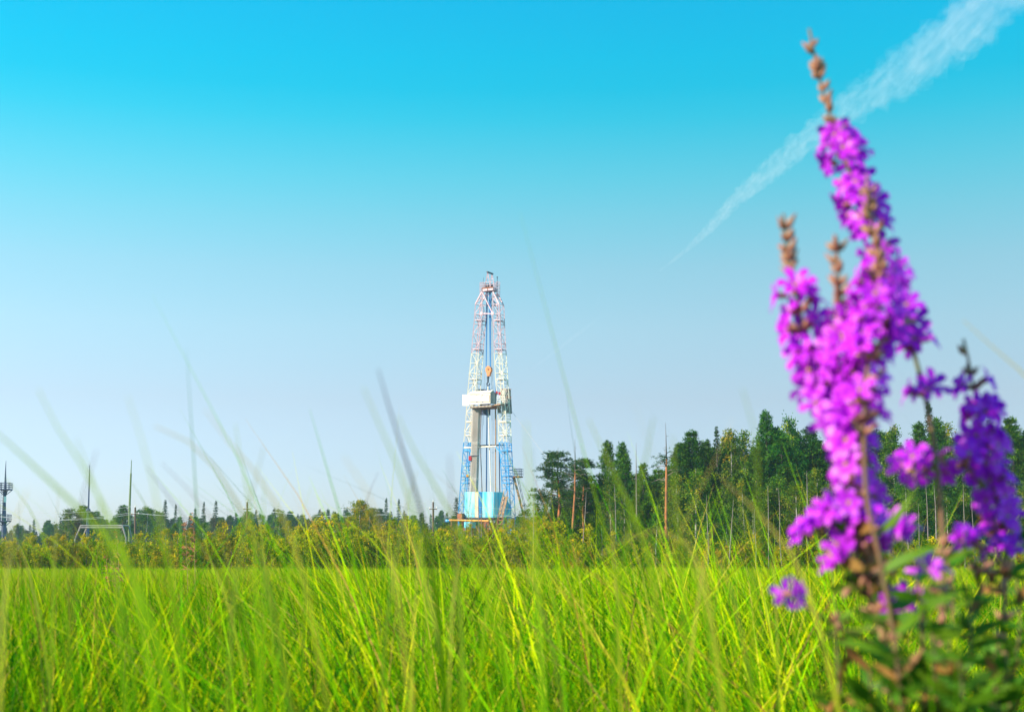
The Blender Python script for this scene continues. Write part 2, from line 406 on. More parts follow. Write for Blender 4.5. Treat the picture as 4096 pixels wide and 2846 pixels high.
# taller loose blades that rise out of the sward close to the lens
n = 3600
yy = rng.uniform(1.6, 12.0, n); xx = rng.uniform(-1, 1, n) * (yy * 0.40 + 0.4)
V, Q, T = blades(rng, n, 1, 0.85, 1.34, 0.003, 0.0055, 0.22, tint_tall, sect=7, x0=(xx, yy))
n2 = 2600
yy = rng.uniform(2.8, 9.5, n2); xx = (rng.uniform(1450, 3600, n2) - 2048) / F * yy
V2, Q2, T2 = blades(rng, n2, 1, 1.0, 1.45, 0.0032, 0.0055, 0.16, tint_near, sect=7, x0=(xx, yy))
V, Q, T = merge([(V, Q, T), (V2, Q2, T2)])
tall = link(bpy.data.objects.new("loose_tall_sedge", np_mesh("loose_tall_sedge", V, Q, [M['grass']], {"tint": T}, smooth=True)))
tag(tall, "loose taller sedge blades rising above the foreground grass", kind="stuff")
# ------------------------------------------------------------------ drilling rig
PSI = math.radians(28)
RX = np.array([math.cos(PSI), -math.sin(PSI), 0]); RW = np.array([math.sin(PSI), math.cos(PSI), 0])
RO = at(1940, HOR, 250.0); RO[2] = 0
def R(px, py, w=-0.84):
    """photo pixel on the rig plane that lies w metres behind the mast's centre line"""
    d = ray(px, py); o = np.array([0, 0, CAMZ])
    k = (np.dot(RO, RW) + w - np.dot(o, RW)) / np.dot(d, RW)
    return o + d * k
def lerp_poly(pts, y):
    """pts: list of (y, x)"""
    if y <= pts[0][0]: return pts[0][1]
    for (y0, x0), (y1, x1) in zip(pts, pts[1:]):
        if y <= y1: return x0 + (x1 - x0) * (y - y0) / (y1 - y0)
    (y0, x0), (y1, x1) = pts[-2:]
    return x1 + (x1 - x0) * (y - y1) / (y1 - y0)
rig = thing("drilling_rig", "tall drilling rig with lattice mast, cream racking board and blue drill floor walls", "drilling rig", RO)
MATS3 = [M['pink'], M['cream'], M['blue']]
def sec(y): return 0 if y < 1412 else (1 if y < 1768 else 2)
DEP = RW * 1.68
YB = R(1940, 2075)[2]              # level the legs stand on
def panel(name, corners, thick, mat, parent, n=None):
    """flat sheet with thickness from 4 corners (ccw seen from the camera)"""
    m = MB(); c = [np.asarray(p) for p in corners]
    nn = np.cross(c[1] - c[0], c[3] - c[0]); nn /= np.linalg.norm(nn)
    m.hexa(c, [p + nn * thick for p in c])
    return m.build(name, mat, parent, RO)
def mast_leg(FO, FI, side):
    ys = list(np.linspace(1216, 1412, 6)) + list(np.linspace(1412, 1768, 10))[1:] + list(np.linspace(1768, 2062, 9))[1:]
    C = []
    for y in ys:
        fo = R(lerp_poly(FO, y), y); fi = R(lerp_poly(FI, y), y)
        C.append((fo, fi, fi + DEP, fo + DEP, y))
    leg = bpy.data.objects.new("mast_leg", None); leg.empty_display_size = .2; link(leg, rig)
    for k in range(4):
        m = MB()
        for s0_, lo, hi_ in ((0, 0, 5), (1, 5, 14), (2, 14, len(C) - 1)):
            m.tube([c[k] for c in C[lo:hi_ + 1]], 0.145 * .7071, 4, s0_)
        m.build("chord", MATS3, leg, RO)
    l = MB()
    for i, (a, b) in enumerate(zip(C, C[1:])):
        s = sec((a[4] + b[4]) / 2)
        for k in range(4):
            k2 = (k + 1) % 4
            l.bar(a[k], a[k2], 0.06, s)
            if (i + k) % 2: l.bar(a[k], b[k2], 0.055, s)
            else: l.bar(a[k2], b[k], 0.055, s)
    for k in range(4): l.bar(C[-1][k], C[-1][(k + 1) % 4], 0.14, 2)
    l.build("lacing", MATS3, leg, RO)
    # climbing ladder inside the leg
    ld = MB()
    for (a, b) in zip(C, C[1:]):
        s = sec((a[4] + b[4]) / 2)
        def mid(c, u): return (c[0] * (1 - u) + c[1] * u) * 0.25 + (c[3] * (1 - u) + c[2] * u) * 0.75
        a0, a1, b0, b1 = mid(a, .40), mid(a, .72), mid(b, .40), mid(b, .72)
        ld.bar(a0, b0, 0.06, s); ld.bar(a1, b1, 0.06, s)
        for q in range(4):
            u = q / 4; ld.bar(a0 + (b0 - a0) * u, a1 + (b1 - a1) * u, 0.045, s)
    ld.build("ladder", MATS3, leg, RO)
    # landings with hand rails
    for y in (1281, 1397, 1516, 1686, 1742, 1802, 1863, 1903, 1932):
        fo = R(lerp_poly(FO, y), y); fi = R(lerp_poly(FI, y), y)
        c = [fo, fi, fi + DEP, fo + DEP]
        p = MB(); up = np.array([0, 0, 0.13])
        p.hexa(c, [q + up for q in c], sec(y))
        top = np.array([0, 0, 1.15]); md = np.array([0, 0, 0.6])
        for k in (0, 1, 2, 3):
            p.bar(c[k], c[k] + top, 0.05, sec(y))
        for k in ((1, 2), (2, 3), (3, 0)):
            p.bar(c[k[0]] + top, c[k[1]] + top, 0.05, sec(y)); p.bar(c[k[0]] + md, c[k[1]] + md, 0.04, sec(y))
        p.build("landing", MATS3, leg, RO)
    return leg, C
L_FO = [(1216, 1901.5), (1278, 1897.5), (1340, 1891.6), (1408, 1886.5), (1567, 1871), (1700, 1862), (1769, 1855), (2001, 1837.5)]
L_FI = [(1216, 1928), (1253, 1927), (1340, 1919), (1408, 1914), (1559, 1903), (1695, 1886), (1769, 1882), (1948, 1868), (2001, 1865)]
R_FI = [(1216, 1971), (1254, 1970), (1340, 1975), (1396, 1976), (1518, 1982), (1663, 1992), (1765, 1996), (1907, 2006), (1968, 2009)]
R_FO = [(1216, 1997), (1254, 1999), (1340, 2002), (1417, 2007), (1580, 2017), (1663, 2023), (1769, 2027), (1907, 2035), (1989, 2039)]
legL, CL = mast_leg(L_FO, L_FI, -1)
legR, CRr = mast_leg(R_FO, R_FI, 1)

# mast head: the shoulders that gather the legs under the crown
m = MB()
cl = R(1928, 1166); crn = R(1972, 1166)
for c, corner, inner in ((CL[0], cl, 1), (CRr[0], crn, 1)):
    for k in range(4):
        tgt = corner + (DEP if k in (2, 3) else 0)
        m.bar(c[k], tgt, 0.2 if k in (0, 3) else 0.19)
    m.bar((c[0] + corner) / 2, (c[3] + corner + DEP) / 2, 0.08); m.bar((c[0] + corner) / 2, (c[1] + corner) / 2, 0.08)
    m.bar((c[3] + corner + DEP) / 2, (c[2] + corner + DEP) / 2, 0.08); m.bar(c[3], corner, 0.08); m.bar(c[0], (c[1] + corner) / 2, 0.08)
# cross ties between the two legs
m.bar(R(1927, 1254), R(1970, 1254), 0.16); m.bar(CL[0][2], CRr[0][2], 0.22)
m.bar(cl, R(1970, 1252), 0.15); m.bar(cl + DEP, CRr[0][2], 0.18); m.bar(crn + DEP, CL[0][2], 0.12)
m.build("mast_head", M['pink'], rig, RO)
def gusset(px, py):
    c = R(px, py, -0.97); g_ = MB(); g_.box((0, 0, 0), (0.5, 0.12, 0.55)); o = g_.build("gusset_plate", M['pink'], rig)
    o.location = tuple(c - RO); o.rotation_euler = (0, 0, -PSI)
gusset(1970, 1253); gusset(1926, 1253)

# crown block platform
def rbox(name, px0, px1, py0, py1, w0, w1, mat, parent, flare=0):
    b = [R(px0, py1, w0), R(px1, py1, w0)]; b += [b[1] + RW * (w1 - w0), b[0] + RW * (w1 - w0)]
    t = [R(px0, py0, w0), R(px1, py0, w0)]
    zb = (b[0][2] + b[1][2]) / 2; zt = (t[0][2] + t[1][2]) / 2
    for p in b: p[2] = zb
    if not flare:
        t = [p.copy() for p in b]
    else: t += [t[1] + RW * (w1 - w0), t[0] + RW * (w1 - w0)]
    for p in t: p[2] = zt
    m = MB(); m.hexa(b, t)
    return m.build(name, mat, parent, RO), b, t
crown, cb, ct = rbox("crown_platform", 1928, 1973, 1150, 1162, -0.95, 0.95, M['pink'], rig)
m = MB(); a, b_ = cb[0], cb[1]
for u in (0.0, 0.5, 1.0):
    p = a + (b_ - a) * u - RW * 0.05; m.bar(p, p + np.array([0, 0, ct[0][2] - a[2]]), 0.08)
m.bar(ct[0] - RW * 0.05, ct[1] - RW * 0.05, 0.14)
m.build("platform_rib", M['rust'], crown, RO)
for px in (1943, 1951, 1966):                       # sheaves on the crown
    s = MB(); c = R(px, 1143, 0.0); 
    s.tube([c - RX * 0.16, c + RX * 0.16], 0.38 if px != 1943 else 0.3, 14); s.build("crown_sheave", M['darksteel'], crown, RO)
m = MB()
F1 = [R(1940, 1148, -0.8), R(1961, 1148, -0.8), R(1951, 1088, -0.8)]
F2 = [R(1940, 1148, -0.8) + RW * 1.6, R(1961, 1148, -0.8) + RW * 1.6, R(1951, 1088, -0.8) + RW * 1.6]
for Fk in (F1, F2):
    m.bar(Fk[0], Fk[2], 0.14); m.bar(Fk[1], Fk[2], 0.14)
    m.bar(Fk[0] * .35 + Fk[2] * .65, Fk[1] * .35 + Fk[2] * .65, 0.07)
m.build("gin_pole_frame", M['pink'], crown, RO)
m = MB(); m.bar(F1[2] - RW * 0.3, F2[2] + RW * 0.3, 0.24); m.build("gin_pole_beam", M['darksteel'], crown, RO)
def cage(name, px0, px1, py0, py1, parent, mat):
    m = MB(); c0 = R((px0 + px1) / 2, py1, 0.0); r = (px1 - px0) / 2 / F * 250; h = R(px0, py0)[2] - R(px0, py1)[2]
    for k in range(8):
        a = 2 * math.pi * k / 8; p = c0 + np.array([math.cos(a) * r, math.sin(a) * r, 0]); m.bar(p, p + np.array([0, 0, h]), 0.05)
    for q in np.linspace(0, 1, 5):
        ring = [c0 + np.array([math.cos(2 * math.pi * k / 8) * r, math.sin(2 * math.pi * k / 8) * r, h * q]) for k in range(8)]
        for k in range(8): m.bar(ring[k], ring[(k + 1) % 8], 0.045)
    m.build(name, mat, parent, RO)
cage("ladder_cage", 1919, 1934, 1130, 1178, crown, M['pink'])
cage("ladder_cage", 1985, 2000, 1127, 1180, crown, M['pink'])
m = MB()                                             # hand rail round the crown
Z = np.array([0, 0, 1.0])
for q in range(4):
    a, b_ = ct[q], ct[(q + 1) % 4]
    for u in (0, .25, .5, .75): m.bar(a + (b_ - a) * u, a + (b_ - a) * u + Z, 0.05)
    for h in (0.5, 1.0): m.bar(a + Z * h, b_ + Z * h, 0.05)
m.build("hand_rail", M['pink'], crown, RO)
m = MB(); p = R(1989, 1150, 0.6); q = R(1989, 1106, 0.6); m.tube([p, p * .1 + q * .9, p * .1 + q * .9 + Z * .05, q], [0.05, 0.05, 0.14, 0.1], 8); m.build("warning_light", M['darksteel'], crown, RO)
m = MB(); m.tube([R(1932, 1150, 0.6), R(1934, 1110, 0.6)], 0.03, 5); m.build("antenna", M['darksteel'], crown, RO)

# travelling block, hook and the lines that carry it
for x0, x1, r in ((1946, 1943.5, .05), (1948.5, 1944.5, .05), (1951, 1945.5, .04), (1956, 1960, .05), (1958.5, 1961, .06), (1961, 1962, .05), (1963.5, 1963, .05)):
    m = MB(); m.tube([R(x0, 1162, 0.0), R(x1, 1478, 0.0)], r, 5); m.build("drill_line", M['cable_blue'], rig, RO)
blk = MB()
prof = [(1463, 3.5), (1466, 7), (1471, 10), (1477, 11.2), (1483, 10.5), (1489, 8), (1494, 6), (1500, 5.2), (1503, 5.2)]
for sgn in (0,):
    front = []; 
    for y, hw in prof: front.append(R(1952.5 - hw, y, -0.28))
    for y, hw in reversed(prof): front.append(R(1952.5 + hw, y, -0.28))
    back = [p + RW * 0.56 for p in front]; nn = len(front)
    blk.add(front + back, [tuple(range(nn - 1, -1, -1)), tuple(range(nn, 2 * nn))] + [(i, (i + 1) % nn, (i + 1) % nn + nn, i + nn) for i in range(nn)])
block = blk.build("travelling_block", M['orange'], rig, RO)
m = MB(); c = R(1952.5, 1476, -0.28); m.tube([c - RW * 0.10, c + RW * 0.0], 0.16, 12); m.build("sheave_pin", M['rust'], block, RO)
m = MB(); m.tube([R(1952.5, 1503, 0), R(1952.5, 1512, 0), R(1952, 1513, 0), R(1952, 1530, 0)], [0.22, 0.22, 0.17, 0.13], 10); m.build("swivel", M['darksteel'], block, RO)
m = MB(); c = R(1953, 1535, 0); m.tube([c + (RX * math.cos(t) + np.array([0, 0, 1]) * math.sin(t)) * 0.27 for t in np.linspace(1.9, 1.9 + 5.0, 14)], [0.11] * 12 + [0.09, 0.05], 8); m.build("hook", M['darksteel'], block, RO)
for a, b_ in (((1948, 1540), (1945.5, 1590)), ((1957, 1540), (1957.5, 1590))):
    m = MB(); m.bar(R(*a, 0.0), R(*b_, 0.0), 0.12); m.build("elevator_link", M['cable_blue'], block, RO)
m = MB(); m.bar(R(1951, 1545, .05), R(1951, 1580, .05), 0.22); m.build("elevator", M['cream'], block, RO)

# hanging pipes and lines
for nm, pts, w, r, mt in (
    ("kelly_pipe", [(1952.4, 1625), (1958, 1790), (1964, 1972)], -0.2, 0.10, 'white'),
    ("stand_pipe", [(1948.7, 1625), (1946.5, 1800), (1945.5, 1972)], 0.3, 0.11, 'cable_blue'),
    ("tong_line", [(1926, 1628), (1920.5, 1781), (1929, 1972)], 0.2, 0.06, 'rust'),
    ("brown_pipe", [(1982, 1632), (1982, 1972)], 0.3, 0.10, 'tan'),
    ("riser_pipe", [(1982, 1520), (1981.5, 1740)], 0.5, 0.14, 'cable_blue'),
    ("dark_hose", [(1997, 1785), (1998, 1900), (1999, 1972)], 0.5, 0.10, 'navy'),
    ("thin_cable", [(1932, 1640), (1927, 1780), (1926, 1972)], 0.6, 0.025, 'cable'),
    ("thin_cable", [(1966, 1180), (1967, 1600), (1970, 1972)], 0.6, 0.03, 'cable'),
    ("thin_cable", [(1969, 1180), (1972, 1600), (1974, 1972)], 0.6, 0.03, 'cable'),
    ("thin_cable", [(1938, 1480), (1934, 1700)], 0.6, 0.025, 'cable'),
    ("thin_cable", [(1988, 1655), (1986, 1760), (1983, 1790)], 0.5, 0.03, 'cable')):
    m = MB(); m.tube([R(x, y, w) for x, y in pts], r, 7); m.build(nm, M[mt], rig, RO)

# tie beams between the legs
m = MB(); m.tube([R(1856, 1790), R(1985, 1784)], 0.13, 8); m.build("tie_beam", M['cream'], rig, RO)
m = MB(); m.tube([R(1878, 1782, .84), R(2015, 1779, .84)], 0.13, 8); m.build("tie_beam", M['darksteel'], rig, RO)
m = MB(); m.bar(R(1982, 1786), R(2010, 1816), 0.16); m.build("tie_brace", M['blue'], rig, RO)
m = MB(); m.bar(R(1862, 1793), R(1884, 1806), 0.16); m.build("tie_brace", M['blue'], rig, RO)

# racking board
rb, rbb, rbt = rbox("racking_board", 1880, 1964, 1622, 1629, -2.6, 0.9, M['rust'], rig)
m = MB()
for q in range(16):
    u = q / 15; p = rbb[0] + (rbb[1] - rbb[0]) * u; m.bar(p - RW * 0.06, p - RW * 0.06 + np.array([0, 0, 0.30]), 0.11)
m.build("finger", M['cream'], rb, RO)
wp, wb, wt = rbox("front_wind_wall", 1872, 1962, 1569, 1615, -2.75, -2.6, M['cream'], rb)
def on_front(px0, py0, px1, py1, off, w=-2.75): return [R(px0, py1, w) - RW * off, R(px1, py1, w) - RW * off, R(px1, py0, w) - RW * off, R(px0, py0, w) - RW * off]
m = MB(); c = on_front(1880, 1580, 1958, 1606, 0.004); m.hexa(c, [p - RW * 0.05 for p in c]); m.build("access_panel", M['white'], wp, RO)
m = MB(); c = on_front(1880, 1580, 1958, 1606, 0.03)
for k in range(4): m.bar(c[k], c[(k + 1) % 4], 0.07)
m.build("panel_frame", M['tan'], wp, RO)
for px in (1907, 1930):
    for py in (1580, 1606):
        m = MB(); p = R(px, py, -2.75) - RW * 0.08; m.bar(p - RX * 0.1, p + RX * 0.1, 0.1); m.build("hinge", M['darksteel'], wp, RO)
# faint remains of painted letters on the panel
LET = solid('faded_letter_paint', (0.52, 0.47, 0.42), 0.7)
for strokes in (((1946, 1581.5, 1946, 1590), (1946, 1581.5, 1951.5, 1581.5), (1946, 1585.5, 1951, 1585.5), (1946, 1590, 1951.5, 1590)),
                ((1924.5, 1582, 1924.5, 1589.5), (1928.5, 1582, 1928.5, 1589.5), (1924.5, 1589.5, 1928.5, 1589.5))):
    m = MB()
    for x0, y0, x1, y1 in strokes: m.bar(R(x0, y0, -2.75) - RW * 0.075, R(x1, y1, -2.75) - RW * 0.075, 0.055)
    m.build("faded_letter", LET, wp, RO)
panel("side_wind_wall", [R(1851, 1622, -2.4), R(1878, 1622, -2.4), R(1878, 1578, -2.4), R(1851, 1578, -2.4)], 0.12, M['cream'], rb)
# gabled cabin end on the lit wall's right
e0, e1 = wb[1], wb[1] + RW * 2.0
zt = wt[0][2]; zb = wb[0][2]
m = MB()
pr = [np.array([*e0[:2], zb]), np.array([*e1[:2], zb]), np.array([*e1[:2], zt - 0.1]), np.array([*((e0 + e1) / 2)[:2], zt + 0.35]), np.array([*e0[:2], zt - 0.2])]
m.add(pr + [p - RX * 0.1 for p in pr], [(0, 1, 2, 3, 4), (9, 8, 7, 6, 5)] + [(i, i + 5, (i + 1) % 5 + 5, (i + 1) % 5) for i in range(5)])
m.build("cabin_end", M['greyboard'], rb, RO)  # shade on this end wall is put into its grey
m = MB(); q0 = np.array([*((e0 + e1) / 2)[:2], zt + 0.36]); q1 = np.array([*wb[0][:2], zt]) + RW * 1.0 + np.array([0, 0, .36])
f0 = np.array([*e0[:2], zt - 0.18]) - RW * .1; f1 = np.array([*wb[0][:2], zt - 0.18]) - RW * .1
m.add([f1, f0, q0, q1, f1 + Z * .06, f0 + Z * .06, q0 + Z * .06, q1 + Z * .06], [(3, 2, 1, 0), (4, 5, 6, 7), (0, 1, 5, 4), (1, 2, 6, 5), (2, 3, 7, 6), (3, 0, 4, 7)])
m.build("cabin_roof", M['cream'], rb, RO)
panel("back_wind_wall", [R(1921, 1659, 1.4), R(1962, 1661, 1.4), R(1963, 1556, 1.4), R(1921, 1556, 1.4)], 0.1, M['navy'], rb)
panel("back_wind_wall", [R(1900, 1600, 1.0), R(1921, 1600, 1.0), R(1921, 1556, 1.0), R(1901, 1556, 1.0)], 0.1, M['navy'], rb)
# side gallery with rails
m = MB(); c = [R(1962, 1624, -2.2), R(2001, 1617, -2.2)]; c += [c[1] + RW * 1.2, c[0] + RW * 1.2]; m.hexa(c, [p + Z * 0.18 for p in c]); gal = m.build("side_gallery", M['tan'], rb, RO)
m = MB()
for px in (1988, 2001):
    p = R(px, 1617, -2.2); m.bar(p, p + Z * 1.5, 0.08)
for h in (0.35, 0.75, 1.15, 1.5): m.bar(R(1988, 1617, -2.2) + Z * h, R(2001, 1617, -2.2) + Z * h, 0.07)
m.build("gallery_rail", M['white'], gal, RO); m = MB()
for px in (2010, 2020):
    p = R(px, 1610, -1.0); m.bar(p, p + Z * 1.0, 0.07)
for h in (0.3, 0.65, 1.0): m.bar(R(2008, 1610, -1.0) + Z * h, R(2021, 1610, -1.0) + Z * h, 0.07)
m.build("gallery_rail", M['white'], gal, RO)
# board screen behind the right leg, panel by panel
for i in range(3):
    for j in range(3):
        x0, x1 = 2003 + 13.6 * i, 2003 + 13.6 * (i + 1) - 0.5; y0, y1 = 1555 + 33 * j, 1555 + 33 * (j + 1) - 0.7
        dx = 1.8 * j
        panel("screen_board", [R(x0 + dx + 1.6, y1, 1.5), R(x1 + dx + 1.6, y1, 1.5), R(x1 + dx, y0, 1.5), R(x0 + dx, y0, 1.5)], 0.08 + 0.03 * ((i + j) % 2), M['greyboard'], rb)
panel("screen_board", [R(1991, 1652, 1.3), R(2004, 1653, 1.3), R(2004, 1622, 1.3), R(1991, 1625, 1.3)], 0.1, M['greyboard'], rb)
for y in (1556, 1588, 1621, 1653):
    m = MB(); m.bar(R(2002, y, 1.4), R(2045, y, 1.4), 0.1); m.build("screen_rail", M['rust'], rb, RO)
for px, py in ((1987, 1570), (1998, 1573)):
    m = MB(); p = R(px, py, -0.9); m.box(p, (0.35, 0.3, 0.5)); m.build("red_winch", M['red'], rb, RO)

# drill floor: cyan wind walls, stairs, substructure
FL = R(1940, 2072)[2]
floor_, fb, ft = rbox("drill_floor", 1858, 1976, 2066, 2074, -3.6, 4.2, M['darksteel'], rig)
XS = [1858, 1879, 1899.5, 1914, 1928, 1950, 1974]; MT = ['cyan', 'cyan', 'beige', 'blue', 'cyan', 'cyan']
for i in range(6):
    off = 0.0 if i % 2 == 0 else 0.035
    y0 = 1966 if i != 2 else 1967
    c = [R(XS[i] + 0.3, 2068, -3.7) - RW * off, R(XS[i + 1] - 0.3, 2068, -3.7) - RW * off, R(XS[i + 1] - 0.3 - (3 if i == 5 else 0), y0, -3.7) - RW * off, R(XS[i] + 0.3, y0, -3.7) - RW * off]
    pn = panel("wind_wall_sheet", c, -0.08, M[MT[i]], floor_)
    if i == 3:                                      # ribbed sheet
        m = MB()
        for q in range(4):
            a = c[0] + (c[1] - c[0]) * (q + .5) / 4 - RW * 0.03; b_ = c[3] + (c[2] - c[3]) * (q + .5) / 4 - RW * 0.03; m.bar(a, b_, 0.12)
        m.build("rib", M['blue'], pn, RO)
# walls running back on the shaded side, cut by the sloping stair line
e = R(1974, 1966, -3.7); eb = R(1976, 2068, -3.7); f1_ = R(2046, 2068, 0.3); zT, zB = e[2], eb[2]
dr_ = f1_ - eb; dr_[2] = 0; nr_ = np.array([-dr_[1], dr_[0], 0]) / np.linalg.norm(dr_)
for q in range(4):
    a, b_ = q / 4 + .004, (q + 1) / 4 - .004; o_ = nr_ * -.03 * (q % 2)
    t0 = zT - max(0, a - .5) * 2 * 2.6; t1 = zT - max(0, b_ - .5) * 2 * 2.6
    P0 = eb + dr_ * a + o_; P1 = eb + dr_ * b_ + o_
    panel("wind_wall_sheet", [np.array([*P0[:2], zB]), np.array([*P1[:2], zB]), np.array([*P1[:2], t1]), np.array([*P0[:2], t0])], -0.08, M['cyan'], floor_)
def stairs(name, p0, p1, width, nst, mat, parent):
    m = MB(); p0, p1 = np.asarray(p0), np.asarray(p1); s = RX * width / 2
    for sg in (-1, 1):
        m.bar(p0 + s * sg, p1 + s * sg, 0.14); m.bar(p0 + s * sg + Z * 1.0, p1 + s * sg + Z * 1.0, 0.07)
        for q in range(5): u = q / 4; m.bar(p0 + (p1 - p0) * u + s * sg, p0 + (p1 - p0) * u + s * sg + Z, 0.06)
    for q in range(nst):
        u = (q + .5) / nst; c = p0 + (p1 - p0) * u; m.bar(c - s, c + s, 0.12)
    return m.build(name, mat, parent, RO)
stairs("stairway", R(2023, 1985, -3.0), R(2003, 2070, -5.0), 0.7, 16, M['tan'], floor_)
b0 = R(2003, 2072, -5.0); stairs("stairway", b0, (b0[0] - 1.5, b0[1] - 2.2, 0.0), 0.9, 14, M['rust'], floor_)
m = MB()                                            # substructure trestle
for u in (-2.6, 2.4):
    for w in (-3.3, 0.2, 3.7):
        p = RO + RX * u + RW * w; m.bar(p, np.array([p[0], p[1], fb[0][2]]), 0.35)
for w in (-3.3, 0.2, 3.7):
    a = RO + RX * -2.6 + RW * w; b_ = RO + RX * 2.4 + RW * w; h = np.array([0, 0, fb[0][2]])
    m.bar(a, b_ + h, 0.2); m.bar(b_, a + h, 0.2); m.bar(a + h * .5, b_ + h * .5, 0.2)
for u in (-2.6, 2.4):
    a = RO + RX * u + RW * -3.3; b_ = RO + RX * u + RW * 3.7; m.bar(a, b_ + h, 0.2); m.bar(b_, a + h, 0.2)
m.build("substructure", M['rust'], rig, RO)
for C in (CL, CRr):                                 # leg feet down to the ground
    m = MB()
    for k in range(4):
        p = C[-1][k]; m.bar(p, np.array([p[0], p[1], 0]), 0.3)
    for k in range(4):
        p, q = C[-1][k], C[-1][(k + 1) % 4]; m.bar(p, np.array([q[0], q[1], 0]), 0.12)
    m.build("leg_pedestal", M['blue'], rig, RO)
# yellow pipe ramp beam and machinery in front of the floor
m = MB(); m.tube([R(1797, 2079, -5.0), R(1955, 2082, -5.0)], 0.15, 8); bm = m.build("crane_beam", M['yellow'], rig, RO)
m = MB(); c = R(1791, 2082, -5.0); m.tube([c - RX * 0.32, c + RX * 0.05], 0.28, 10); m.tube([c + RX * 0.05, c + RX * 0.32], 0.2, 8); m.build("drive_motor", M['blue'], bm, RO)
m = MB()
for px in (1805, 1868, 1940):
    p = R(px, 2081, -5.0); m.bar(np.array([p[0], p[1], 0]), p, 0.18)
m.build("beam_support", M['rust'], bm, RO)
mb_, b1, t1 = rbox("mud_shaker", 1829, 1848, 2052, 2074, -4.4, -2.8, M['rust'], rig)
m = MB()
for p in b1: m.bar(np.array([p[0], p[1], 0]), p, 0.16)
m.build("shaker_leg", M['rust'], mb_, RO)
tk, b1, t1 = rbox("mud_tank", 1856, 1880, 2086, 2110, -6.5, -4.5, M['cyan'], rig)
m = MB()
for p in b1: m.bar(np.array([p[0], p[1], 0]), p, 0.3)
m.build("tank_skid", M['rust'], tk, RO)
# right hand balcony and raking strut
bal, b1, t1 = rbox("leg_balcony", 2052, 2075, 1903, 1908, 0.4, 2.0, M['rust'], rig)
m = MB()
for q in range(4):
    a, b_ = t1[q], t1[(q + 1) % 4]
    for u in (0, .33, .66): m.bar(a + (b_ - a) * u, a + (b_ - a) * u + Z * 1.3, 0.06)
    for h in (0.45, 0.9, 1.3): m.bar(a + Z * h, b_ + Z * h, 0.06)
m.build("balcony_rail", M['tower'], bal, RO)
s1 = R(2083, 2014, 1.0); s0 = R(2056, 1908, 1.0); s2 = s1 + (s1 - s0) * (s1[2] / (s0[2] - s1[2]))
m = MB(); m.tube([s0, s2], 0.28, 4); m.build("raking_strut", M['tan'], rig, RO)
m = MB(); dx = RX * 0.55; m.bar(s0 + dx, s2 + dx, 0.08); m.bar(s0 + dx + Z * .9, s2 + dx + Z * .9, 0.07)
for q in range(12): u = q / 12; m.bar(s0 + dx + (s2 - s0) * u, s0 + dx + (s2 - s0) * u + Z * .9, 0.05)
m.build("strut_ladder", M['darksteel'], rig, RO)
m = MB(); p = R(1869, 1902, -0.95); m.box(p, (0.4, 0.35, 0.4)); m.build("flood_lamp_box", M['yellow'], rig, RO)
m = MB(); p0 = R(2044, 1640, 0.8); p1 = R(2200, 1848, 0.8); p2 = p0 + (p1 - p0) * (p0[2] / (p0[2] - p1[2])); m.tube([p0, p1, p2], 0.03, 4); m.build("guy_wire", M['cable'], rig, RO)

# stands of drill pipe leaning in the racking board: each its own thing
pm = None
def pipe_thing(px_t, px_b, w):
    global pm
    a = R(px_b, 1972, w); b_ = R(px_t, 1628, w)
    a = a + (a - b_) * ((a[2] - ft[0][2] - 0.02) / (b_[2] - a[2])) if a[2] > ft[0][2] else a
    if pm is None:
        m = MB(); prev = [(0, 0, 0)]
        Lp = np.linalg.norm(b_ - a); zs = [0]; rs = [0.052]
        for q in (0.34, 0.67):
            zs += [Lp * q - 0.3, Lp * q - 0.25, Lp * q + 0.25, Lp * q + 0.3]; rs += [0.052, 0.066, 0.066, 0.052]
        zs.append(Lp); rs.append(0.052)
        m.tube([(0, 0, z) for z in zs], rs, 8); 
        pm = bpy.data.meshes.new("drill_pipe"); pm.from_pydata(m.v, [], m.f); pm.materials.append(M['pipe'])
    o = link(bpy.data.objects.new("drill_pipe", pm), None, a)
    o.rotation_euler = Vector(b_ - a).to_track_quat('Z', 'Y').to_euler()
    tag(o, "grey steel drill pipe stood upright in the rig's racking board", "drill pipe", "drill pipes racked in the mast")
for q in range(8):
    for row in range(5):
        pipe_thing(1890.5 + 3.3 * q + 2.2 * row, 1879.5 + 3.3 * q + 2.2 * row, -1.5 + 0.21 * row)
m = MB(); a = R(1880, 1832, -1.66); m.box(a, (0.5, 0.3, 0.8)); m.build("red_clamp", M['red'], rig, RO)
m = MB(); m.bar(R(1882, 1822, -1.7), R(1916, 1820, -1.7), 0.12); m.build("pipe_strap", M['darksteel'], rig, RO)
# ------------------------------------------------------------------ site masts, canopy, poles and wires
def base_at(px, Y):
    p = at(px, HOR, Y); p[2] = 0; return p
